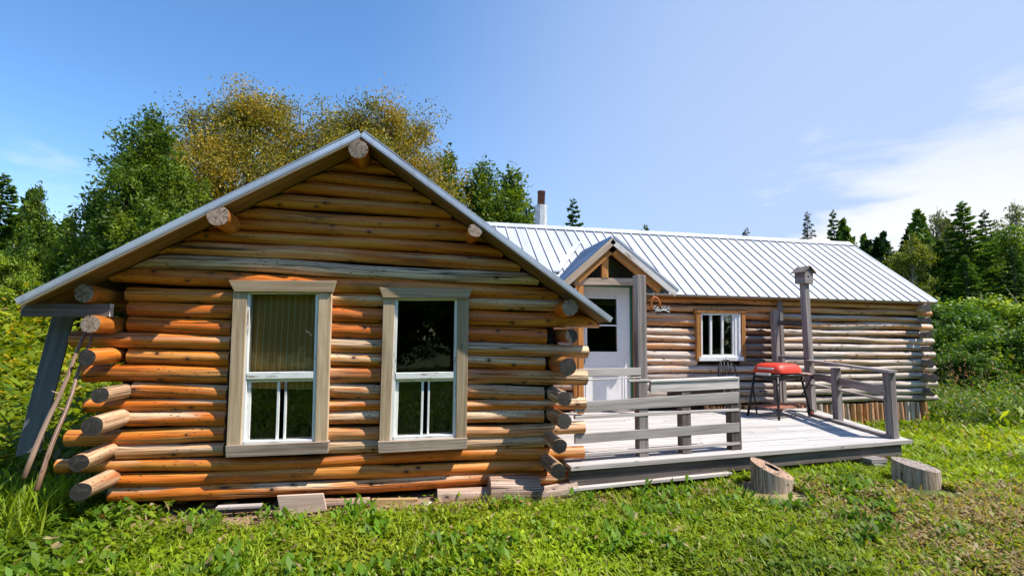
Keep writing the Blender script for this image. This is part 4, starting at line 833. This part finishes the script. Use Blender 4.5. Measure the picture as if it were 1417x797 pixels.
# ------------------------------------------------------------------ barbecue
A_ = onZ(1041, 570, DZ); B_ = onZ(1078, 581, DZ); W_ = onZ(1119, 576, DZ)
n_ = V((-(W_-B_).y, (W_-B_).x, 0)).normalized(); gc = (B_+W_)/2+n_*.25; ang = atan2(W_.y-B_.y, W_.x-B_.x)
gr = empty('barbecue_grill', (gc.x, gc.y, DZ), 'red-lidded charcoal barbecue on black legs with slatted wooden side table', 'barbecue', rz=ang); gr['local'] = 1
Lx = (W_-B_).length; Ly = .50; zb = .70
print('grill', Lx, ang)
def lid(mb, sx, sy, z0, hgt_, inset=.0):
    prof = [(1.0, 0), (1.0, .18), (.97, .42), (.90, .70), (.80, .88), (.66, .97), (.40, 1.0)]; n = 36; rings = []
    for s, h in prof:
        ring = []
        for k in range(n):
            a = 2*pi*k/n; c, s_ = cos(a), sin(a); e = .38
            x = (abs(c)**e)*(1 if c > 0 else -1)*sx*(s if h else s); y = (abs(s_)**e)*(1 if s_ > 0 else -1)*sy*s; ring.append(V((x, y, z0+h*hgt_)))
        rings.append(ring)
    b = len(mb.v)
    for r_ in rings: mb.v += [tuple(p) for p in r_]; mb.tint += [(.5, .5, 0)]*n
    for i in range(len(rings)-1):
        for k in range(n):
            k2 = (k+1) % n; mb.f.append((b+i*n+k, b+i*n+k2, b+(i+1)*n+k2, b+(i+1)*n+k)); mb.uv.append([(0, 0)]*4); mb.mi.append(0); mb.sm.append(True)
    mb.f.append(tuple(b+(len(rings)-1)*n+k for k in range(n))); mb.uv.append([(0, 0)]*n); mb.mi.append(0); mb.sm.append(True)
mb = MB(); lid(mb, .345, .27, zb+.02, .155); ld = mb.build('lid', 'red', gr)
mb = MB(); lid(mb, .33, .265, zb+.0, -.11); mb.build('bowl', 'black', gr)
mb = MB(); mb.plank((-.33, -.14, zb+.09), (-.33, .14, zb+.09), (-.045, 0, -.0), (0, 0, .03)); mb.build('handle', 'gripgrey', ld, .008)
mb = MB(); mb.tube([(-.30, -.30, zb-.01), (.30, -.30, zb-.01)], .012, 0, 8); mb.tube([(-.36, -.26, zb-.01), (-.36, .26, zb-.01)], .012, 0, 8); mb.tube([(-.30, .30, zb-.01), (.33, .30, zb-.01)], .012, 0, 8); mb.build('rim_rail', 'black', gr)
mb = MB(); mb.plank((-.40, -.12, zb-.0), (-.40, .12, zb-.0), (.06, 0, 0), (0, 0, .035)); mb.build('handle', 'gripgrey', gr, .008)
for x, y, wheel in ((-1, -1, 0), (-1, 1, 0), (1, -1, 1), (1, 1, 1)):
    mb = MB(); x2 = Lx/2*x; y2 = Ly/2*y; mb.tube([(x2*1.08, y2*1.08, .0 if not wheel else .05), (x2*.80, y2*.8, zb-.04)], .020, 0, 8); mb.build('leg', 'black', gr)
    if wheel:
        mb = MB(); mb.tube([(x2*1.08, y2*1.08-.02, .062), (x2*1.08, y2*1.08+.02, .062)], .062, 0, 18); wo_ = mb.build('wheel', 'black', gr)
        mb = MB(); mb.tube([(x2*1.08, y2*1.08-.024, .062), (x2*1.08, y2*1.08+.024, .062)], .026, 0, 12); mb.build('hub', 'redtrim', wo_)
mb = MB(); mb.tube([(Lx/2*1.08, -Ly/2*1.08, .062), (Lx/2*1.08, Ly/2*1.08, .062)], .008, 0, 6); mb.build('axle', 'black', gr)
mb = MB()
for k in range(5): y = -.20+k*.10; mb.plank((-Lx/2, y, .17), (Lx/2*1.1, y, .17), (0, .062, 0), (0, 0, .015))
mb.build('bottom_shelf', 'shelf', gr, .002)
mb = MB()
for k in range(5): y = -.31+k*.075; mb.plank((.30, y, zb-.0), (.66, y, zb-.0), (0, .062, 0), (0, 0, .016))
mb.build('side_table', 'slat_pale', gr, .002)
mb = MB(); mb.tube([(.30, -.25, zb-.02), (.70, -.25, zb-.02)], .009, 0, 6); mb.build('bracket', 'black', gr); mb = MB(); mb.tube([(.62, -.25, zb-.03), (.30, -.22, zb-.35)], .011, 0, 6); mb.build('brace', 'black', gr)

ch = empty('iron_chair', (5.62, 8.02, DZ), 'black iron chair with a curly back against the wall left of the barbecue', 'chair', rz=.15); ch['local'] = 1
mb = MB(); mb.plank((-.19, 0, .42), (.19, 0, .42), (0, .36, 0), (0, 0, .02)); mb.build('seat', 'black', ch, .004)
for x, y, x2, y2 in ((-.18, -.17, -.21, -.20), (.18, -.17, .21, -.20), (-.18, .17, -.20, .22), (.18, .17, .20, .22)):
    mb = MB(); mb.tube([(x, y, .42), (x2, y2, 0)], .013, 0, 8); mb.build('leg', 'black', ch)
mb = MB(); pts = [(-.19, .18, .42), (-.21, .22, .62), (-.17, .25, .80), (-.08, .265, .88), (0, .27, .90), (.08, .265, .88), (.17, .25, .80), (.21, .22, .62), (.19, .18, .42)]
mb.tube(pts, .013, 0, 8); mb.build('back_frame', 'black', ch)
for x in (-.11, -.04, .04, .11):
    mb = MB(); mb.tube([(x*.9, .19, .43), (x*1.25, .215, .55), (x*.7, .235, .67), (x*1.1, .262, .86)], .009, 0, 6); mb.build('back_slat', 'black', ch)

# ------------------------------------------------------------------ hanging ornament on the tall post
Yo = F0.y+.0; so_ = empty('hanging_ornament', tuple(onY(910, 420, Yo)), 'orange iron arch with a white scroll plate hung from the grey post by the door', 'ornament')
def P2(x, y, dy=0): p = onY(x, y, Yo+dy); return p
mb = MB(); mb.tube([P2(888.5, 408), P2(889.5, 424), P2(893, 418), P2(900.5, 408.5), P2(907, 408)], .006, 0, 6); mb.build('bracket', 'black', so_)
mb = MB(); mb.tube([P2(902, 432), P2(900.6, 424), P2(901.6, 415), P2(905.4, 410.5), P2(909.8, 413), P2(913, 419), P2(913.4, 426)], .011, 0, 8); mb.build('arch', 'iron_orange', so_)
mb = MB(); mb.plank(P2(905, 428), P2(927, 427), (0, 0, .045), (0, .008, 0), tint=(.5, .5, 0)); mb.build('plate', 'black', so_)
mb = MB(); rd = random.Random(5)
pts = [(905, 432.5), (909, 429.6), (913, 430.5), (917, 429), (921, 429.5), (926.5, 432)]; mb.tube([P2(x, y, -.015) for x, y in pts], .007, 0, 6)
for cx_, cy_, r_ in ((907, 426, 2.2), (911, 427, 1.6), (917, 426.3, 1.8), (921, 426.3, 2.0), (925.4, 426.6, 1.6)):
    mb.tube([P2(cx_+cos(a)*r_, cy_+sin(a)*r_, -.015) for a in [k*pi/5 for k in range(9)]], .005, 0, 5)
mb.build('scrollwork', 'iron_white', so_)

# ------------------------------------------------------------------ stumps, blocks and boards on the ground
STUMPS = []
def stump(pl, pr, pybase, ytl, ytr, name, label, hollow, mats, grey, ty):
    c = onZ((pl+pr)/2, pybase-2, .08); dist = (c-CAM).length; sc = (c-CAM).dot(fw)/FPX; R = (pr-pl)*sc/2*1.03; dv = V((c.x, c.y, 0)).normalized(); c += dv*R*.72; c.z = H(c.x, c.y); STUMPS.append((c.x-dv.x*.20, c.y-dv.y*.20)); print('stump', c, R)
    zt_l = zat(pl+6, ytl, c.x-R, c.y); zt_r = zat(pr-6, ytr, c.x+R, c.y)
    e = empty(name, tuple(c), label, 'stump', 'log stumps in front of the deck'); mb = MB(); S = 40; rnd = random.random()
    def ring(r, top, zz=None):
        out = []
        for k in range(S):
            a = 2*pi*k/S; rr = r*(1+.05*noise.noise((cos(a)*1.5, sin(a)*1.5, rnd*9))+.02*noise.noise((cos(a)*6, sin(a)*6, rnd*5)))
            x, y = cos(a)*rr, sin(a)*rr*.85; z = (zt_l+(zt_r-zt_l)*(x/R+1)/2+ty*y/R - c.z) if top else zz
            out.append(V((c.x+x, c.y+y, c.z+z)))
        return out
    R0 = ring(R*1.04, False, -.08); R1 = ring(R, True); b = len(mb.v); H_ = .4
    for i in range(6):
        t = i/5; 
        for k in range(S+1): p = R0[k % S].lerp(R1[k % S], t); mb.v.append(tuple(p)); mb.tint.append((rnd, grey, 0))
    for i in range(5):
        for k in range(S): q = b+i*(S+1)+k; mb.f.append((q, q+1, q+S+2, q+S+1)); u0, u1 = i*.1, (i+1)*.1; v0, v1 = k/S*2*pi*R, (k+1)/S*2*pi*R; mb.uv.append([(u0, v0), (u0, v1), (u1, v1), (u1, v0)]); mb.mi.append(0); mb.sm.append(True)
    def mid_(s, dz, ox, oy): return [V((c.x+(p.x-c.x)*s+ox, c.y+(p.y-c.y)*s+oy, p.z+dz)) for p in R1]
    fr = .34 if hollow else .0
    ox, oy = (.04, .05) if hollow else (0, 0)
    inner = [V((c.x+ox+cos(2*pi*k/S)*R*fr*(1+.3*noise.noise((cos(2*pi*k/S)*1.5, sin(2*pi*k/S)*1.5, 4))), c.y+oy+sin(2*pi*k/S)*R*fr*.9, 0)) for k in range(S)]
    for p in inner: p.z = zt_l+(zt_r-zt_l)*((p.x-c.x)/R+1)/2+ty*(p.y-c.y)/R
    if not hollow: inner = [V((c.x, c.y, (zt_l+zt_r)/2))]*S
    for k in range(S):
        k2 = (k+1) % S; qs = [R1[k], R1[k2], inner[k2], inner[k]]
        mb.face(qs if hollow else qs[:3], [(p.x-c.x, p.y-c.y) for p in (qs if hollow else qs[:3])], 1, (rnd, .2, 0))
        if hollow: lo = V((inner[k].x, inner[k].y, inner[k].z-.2)); lo2 = V((inner[k2].x, inner[k2].y, inner[k2].z-.2)); mb.face([inner[k], inner[k2], lo2, lo], [(0, 0)]*4, 2, (rnd, .2, 0)); mb.face([lo, lo2, V((c.x+ox, c.y+oy, lo.z))], [(0, 0)]*3, 2)
    mb.build('trunk_section', mats, e)
stump(1041, 1097, 685, 640, 656, 'tree_stump', 'hollow cut stump with a slanted orange-brown top in front of the deck', True, ['stump_bark', 'stump_top', 'dark'], .7, .065)
stump(1240, 1299, 676, 639, 646, 'tree_stump', 'flat-topped pale grey stump by the right deck corner', False, ['stump_bark', 'stump_grey', 'dark'], .6, .04)
def gl(lab, pxa, pya, pxb, pyb, r0_, r1_, name='log_block', Y=4.93, grey=.3, mat='bark_log', grp='log blocks under the front wall'):
    a = onY(pxa, pya, Y); b = onY(pxb, pyb, Y); mb = MB(); e = mb.log(a, b, r0_, r1_, 0, 1, None, grey, (0, 1, 0), 22, .035, .09, .003, egrey=.1); o = mb.build(name, [mat, 'stump_top']); setp(o, lab, 'log', grp)
gl('small pinkish bark log block left of the big one under the wall', 605, 689, 675, 686, .085, .08, grey=.15)
gl('big rough-barked log block under the right part of the front wall', 677, 681, 745, 680, .14, .13, grey=.1, Y=4.88)
gl('grey bark log block at the right foot of the front wall', 746, 684, 798, 677, .075, .085, grey=.6)
gl('low crumbling bark log left of the yellow board under the wall', 448, 697, 512, 694, .045, .045, grey=.2)
mb = MB(); prism(mb, [(383, 686), (447, 683), (452, 706), (389, 716)], 4.86, .03); setp(mb.build('pale_board', 'panel', None, .003), 'pale square board leaning at the foot of the wall below the left window', 'board')
mb = MB(); prism(mb, [(514, 691), (578, 690), (578, 707), (518, 708)], 4.92, .05); setp(mb.build('yellow_board', 'board_new', None, .003), 'yellow sawn board lying under the wall below the right window', 'board')
mb = MB(); mb.plank(onY(300, 702, 4.95), onY(362, 699, 4.95), (0, .08, 0), (0, 0, .02)); setp(mb.build('thin_board', 'pale_wood', None, .002), 'thin grey board lying in the dark gap under the left window', 'board')
# bricks, stone and scrap under the deck
p = onZ(980, 668, .03); mb = MB(); mb.box((p.x, p.y+.1, .13), (.22, .14, .065), rz=.1); setp(mb.build('brick', 'brick', None, .006), 'orange brick propping the deck left of the hollow stump', 'brick')
def rock(x, y, sx, sy, sz, lab, mat='stone', name='stone', grp=None):
    import bmesh
    me = bpy.data.meshes.new(name); bm = bmesh.new(); bmesh.ops.create_icosphere(bm, subdivisions=3, radius=1)
    for v in bm.verts: k = 1+.35*noise.noise(v.co*1.3+V((x, y, 0)))+.1*noise.noise(v.co*4); v.co = V((v.co.x*sx*k, v.co.y*sy*k, v.co.z*sz*k))
    bm.to_mesh(me); bm.free(); me.materials.append(M[mat]); o = bpy.data.objects.new(name, me); COL.objects.link(o); o.location = (x, y, H(x, y)+sz*.4); setp(o, lab, 'stone', grp)
rock(p.x+.05, p.y-.06, .14, .09, .06, 'flat pale stone lying below the brick under the deck edge')
q = onZ(1125, 662, .03); mb = MB()
for k in range(3): mb.plank((q.x-.10+k*.07, q.y-.05, .09+.01*k), (q.x-.06+k*.07, q.y+.45, .12), (.06, 0, 0), (0, 0, .02))
mb.plank((q.x-.12, q.y+.0, .03), (q.x+.16, q.y+.02, .03), (0, .09, 0), (0, 0, .05)); setp(mb.build('board_pile', 'pale_wood', None, .003), 'short pile of grey boards under the deck right of the hollow stump', 'boards')
q = onZ(1228, 660, .03); mb = MB(); mb.box((q.x, q.y+.2, .1), (.22, .2, .12), rz=.2); mb.box((q.x, q.y+.2, .19), (.25, .2, .05), rz=.1); setp(mb.build('timber_blocks', 'grey_wood', None, .004), 'grey timber blocks propping the deck behind the flat stump', 'blocks')
rng = np.random.default_rng(5)
for i, (px, py, s, lab) in enumerate([(290, 703, .045, 'small tan stone in the soil under the left window'), (318, 705, .05, 'rounded reddish stone under the left window'), (250, 702, .04, 'small stone in the dirt near the left end of the wall'), (590, 712, .04, 'small stone below the small log block'), (838, 686, .05, 'pale stone by the foot of the fence beside the log corner')]):
    p = onZ(px, py, .02); rock(p.x, p.y, s*1.3, s, s*.7, lab, grp='small stones along the wall foot')
# leaning sticks on the left
for lab, a, b, ya, yb, r in (('longer bare stick leaning on the left wall, the left one of two', (31, 662), (133, 428), 4.3, 4.98, .017), ('straight reddish stick leaning on the left wall, the right one of two', (49, 679), (131, 455), 4.25, 4.93, .016)):
    p, q = onY(*a, ya), onY(*b, yb); pts = [p.lerp(q, t)+V((noise.noise((t*3, r*9, ya))*.02, 0, noise.noise((t*3, 5, ya))*.02)) for t in [k/9 for k in range(10)]]
    mb = MB(); mb.tube(pts, [r*(1.1-.45*k/9) for k in range(10)], 0, 9); 
    t_ = pts[4]; mb.tube([t_, t_+V((-.05, -.02, .03))], [.012, .004], 0, 6); setp(mb.build('leaning_stick', 'stick'), lab, 'stick', 'sticks leaning on the left wall')

# ------------------------------------------------------------------ grass and weeds
def inhouse(x, y, m=0.):
    if m == 0:
        for cx_, cy_ in STUMPS:
            m_ = np.hypot((x-cx_)/.27, (y-cy_)/.42) < 1; x = np.where(m_, 0., x); y = np.where(m_, 6., y)
    a = (x > -2.55-m) & (x < 1.5+m) & (y > 5.0-m) & (y < 12.4)
    b = (x > -2.7-m) & (x < 10.25+m) & (y > 8.45-m) & (y < 12.4)
    fy = FL.y+(FR.y-FL.y)*(x-FL.x)/(FR.x-FL.x); xr = FR.x+(BR.x-FR.x)*(y-FR.y)/(BR.y-FR.y)
    c = (x > 1.5) & (y > fy+.1-m) & (x < xr-.1+m) & (y < 8.5)
    return a | b | c
def pnoise(x, y, s, seed=0):
    r = np.random.default_rng(seed); o = np.zeros_like(x)
    for k in range(6):
        a = r.random()*6.28; f = s*(1+k*.6); o += np.sin((x*cos(a)+y*sin(a))*f+r.random()*6.28+1.3*np.sin((x*sin(a)-y*cos(a))*f*.7+r.random()*6))
    return o/6
def weeds(name, n, dens, box, hmin, hmax, L, wr, cols, up, label=None, seed=1, mat='grass', keyn=1.1, dry=None, cat='grass'):
    """dens(x,y) in 0..1 gives where leaves stand"""
    rng = np.random.default_rng(seed); x = rng.uniform(box[0], box[1], n); y = rng.uniform(box[2], box[3], n); keep = (rng.random(n) < dens(x, y)) & ~inhouse(x, y)
    x, y = x[keep], y[keep]; n = len(x); hm = (hmin+(hmax-hmin)*rng.random(n))*(.25+1.5*(pnoise(x, y, 5.3, seed)*.9+.5).clip(0, 1)); z = hgt(x, y)
    dist = np.hypot(x, y); sc = np.clip(dist/5, 1, 2.6)**.6
    az = rng.random(n)*6.283; a = unit(np.stack([np.cos(az), np.sin(az), up*(.4+1.2*rng.random(n))], -1)); side = np.stack([-np.sin(az), np.cos(az), rng.normal(size=n)*.3], -1)
    LL = L*(.55+.9*rng.random(n))*sc; c = np.stack([x, y, z+hm*rng.random(n)**.8], -1)+a*(LL*.35)[:, None]
    key = np.clip(.5+.45*pnoise(x, y, keyn, seed+9)+.35*(rng.random(n)-.5)*1.6, 0, 1); col = palette(n, cols, rng, .28, key)*(.86+.30*pnoise(x, y, .9, seed+3))[:, None]
    if dry is not None:
        d = dry(x, y); pick = rng.random(n) < d; col[pick] = palette(int(pick.sum()), [(.22, .15, .06), (.36, .27, .12), (.42, .34, .18)], rng, .25)
    me = leafmesh(name, c, a, unit(side), LL, LL*wr, col, mat, .12); o = addmesh(me, name); o['kind'] = 'stuff'
    setp(o, label, cat); return o
GR = [(.09, .17, .008), (.19, .29, .010), (.30, .40, .014), (.42, .47, .03)]
GR2 = [(.18, .31, .010), (.30, .43, .016), (.44, .52, .04)]
def dryf(x, y):
    d = np.exp(-((x-(3.85+(4.5-y)*.30+.12*np.sin(y*5)))/.20)**2)*(y < 4.75)*.95; d2 = np.exp(-((y-(4.35-(x-4.3)*.28))/.16)**2)*(x > 3.6)*.6; d = np.maximum(d, .75*sst((x-2.9)/1.3)*(y < 4.6))
    d3 = np.exp(-((y-4.72)/.16)**2)*((x > -2.2) & (x < 4.5))*.45
    return np.clip(np.maximum(np.maximum(d, d2), d3)*(.85+.6*pnoise(x, y, 3, 3)), 0, .9)+.05
def lawn(x, y):
    d = (1-.85*dryf(x, y))*(.45+.55*sst(pnoise(x, y, 4.1, 31)*2.2+.7)); wall = sst((4.88-y)/.38)*((x > -2.6) & (x < 1.6)) + ((x <= -2.6) | (x >= 1.6))
    return d*np.clip(wall, .03, 1)*np.clip(1.15-(y/22), .2, 1)
weeds('lawn_grass', 260000, lawn, (-4.6, 6.8, 2.3, 5.4), .0, .07, .050, .46, GR, .45, 'short leafy green grass and clover in front of the cabin', 1, dry=dryf)
weeds('grass_blades', 90000, lawn, (-4.6, 7.2, 2.3, 5.6), .0, .05, .085, .10, GR2, 1.1, 'thin taller grass blades standing through the front lawn', 2, dry=dryf)
weeds('side_grass', 210000, lambda x, y: np.clip(1.1-y/30, .2, 1), (6.2, 22, 2.2, 17), .0, .10, .075, .30, GR2, .8, 'bright green grass beside the deck and the right cabin end', 3, dry=dryf)
weeds('clearing_grass', 90000, lambda x, y: x*0+1., (-16, 20, -13, 1.6), .0, .25, .12, .3, [(.08, .17, .01), (.16, .28, .014)], .9, 'open grass across the clearing mirrored in the panes', 14)
weeds('far_grass', 90000, lambda x, y: ((y > 12) | (x < -3) | (x > 10.4))*1., (-22, 34, 5, 42), .0, .35, .13, .25, GR2, 1., 'rough meadow grass beyond the cabin', 4)
# taller broad leaved weeds near the lower left and along the wall foot
def leftw(x, y): return sst((-1.75-x-.9*np.abs(y-4.35)*(y < 4.35))/.9)*sst((y-2.6)/.9)*.9
def lwh(n): pass
weeds('weed_patch', 60000, leftw, (-6.5, -1.6, 2.8, 5.6), .02, .11, .075, .5, [(.05, .12, .008), (.11, .22, .012), (.20, .32, .018), (.30, .36, .03)], .5, 'broad-leaved weeds at the left corner of the cabin', 5, dry=lambda x, y: x*0+.06, cat='weeds')
weeds('tall_grass', 2600, lambda x, y: sst((-2.5-x)/.4), (-4.2, -2.5, 4.2, 5.4), .02, .16, .26, .045, GR2, 1.6, 'long arching grass blades under the two leaning sticks', 6, cat='grass')
weeds('foreground_weeds', 11000, lambda x, y: (pnoise(x, y, 2.4, 77) > .12)*1., (-3.6, 4.6, 3.3, 4.85), .03, .11, .085, .38, [(.07, .17, .010), (.14, .28, .014), (.22, .34, .02)], .9, 'taller weed tufts standing in the front lawn', 7, dry=lambda x, y: x*0+.04, cat='weeds')
weeds('meadow_weeds', 120000, lambda x, y: sst((-2.75-x)/.35)*sst((y-5.0)/1.0), (-15, -2.7, 5, 15), .05, .85, .10, .45, [(.06, .12, .008), (.15, .24, .012), (.28, .34, .016), (.40, .38, .02)], .5, 'bright yellow-green meadow plants on the left bank', 8, dry=lambda x, y: x*0+.03, cat='plants')
weeds('goldenrod', 16000, lambda x, y: sst((y-7)/3)*(pnoise(x, y, 1.6, 5) > .05), (-15, -3.2, 7, 15), .75, 1.05, .06, .5, [(.45, .33, .015), (.55, .42, .03)], .5, 'yellow flowering goldenrod on the left bank', 9, cat='flowers')
weeds('right_meadow', 210000, lambda x, y: sst((y-(4+.15*x))/3)*sst((x-9.6)/1.0), (9.6, 26, 7.5, 17), .05, .50, .055, .42, [(.05, .10, .010), (.11, .20, .015), (.20, .29, .02)], .7, 'shaggy knee-high weeds between the lawn and the right shrubs', 10, dry=lambda x, y: x*0+.08, cat='plants')
weeds('fireweed_seedheads', 3500, lambda x, y: (pnoise(x, y, 1.3, 6) > 0)*1., (13.5, 21, 10.5, 12.5),   .6, 1.0, .05, .35, [(.32, .15, .10), (.42, .26, .18)], 1.6, 'reddish fireweed seed heads in front of the right shrubs', 11, cat='plants')
# far woodland closing the horizon
def far_wood():
    rng = np.random.default_rng(9); P = []; K = []
    for k in range(150):
        az = radians(rng.uniform(-46, 64)); d = rng.uniform(40, 60); x, y = sin(az)*d, cos(az)*d; h = rng.uniform(3.5, 6.5) if -15 < math.degrees(az) < 44 else rng.uniform(6, 9); r = rng.uniform(1.6, 2.6); c = 520
        t = rng.random(c)**.8; rr = r*(1-t)**.8*np.sqrt(rng.random(c)); a = rng.random(c)*6.28; P.append(np.stack([x+rr*np.cos(a), y+rr*np.sin(a), H(x, y)+t*h], -1)); K.append(np.full(c, rng.random()))
    P = np.concatenate(P); K = np.concatenate(K); n = len(P); a = unit(rng.normal(size=(n, 3))); b = frames(a, rng); L = .55*(.6+.8*rng.random(n))
    o = addmesh(leafmesh('far_woodland', P, a, b, L, L*.6, palette(n, DG, rng, .3, K), 'needle'), 'far_woodland'); o['kind'] = 'stuff'; setp(o, 'distant dark woodland closing the clearing', 'woodland')
far_wood()
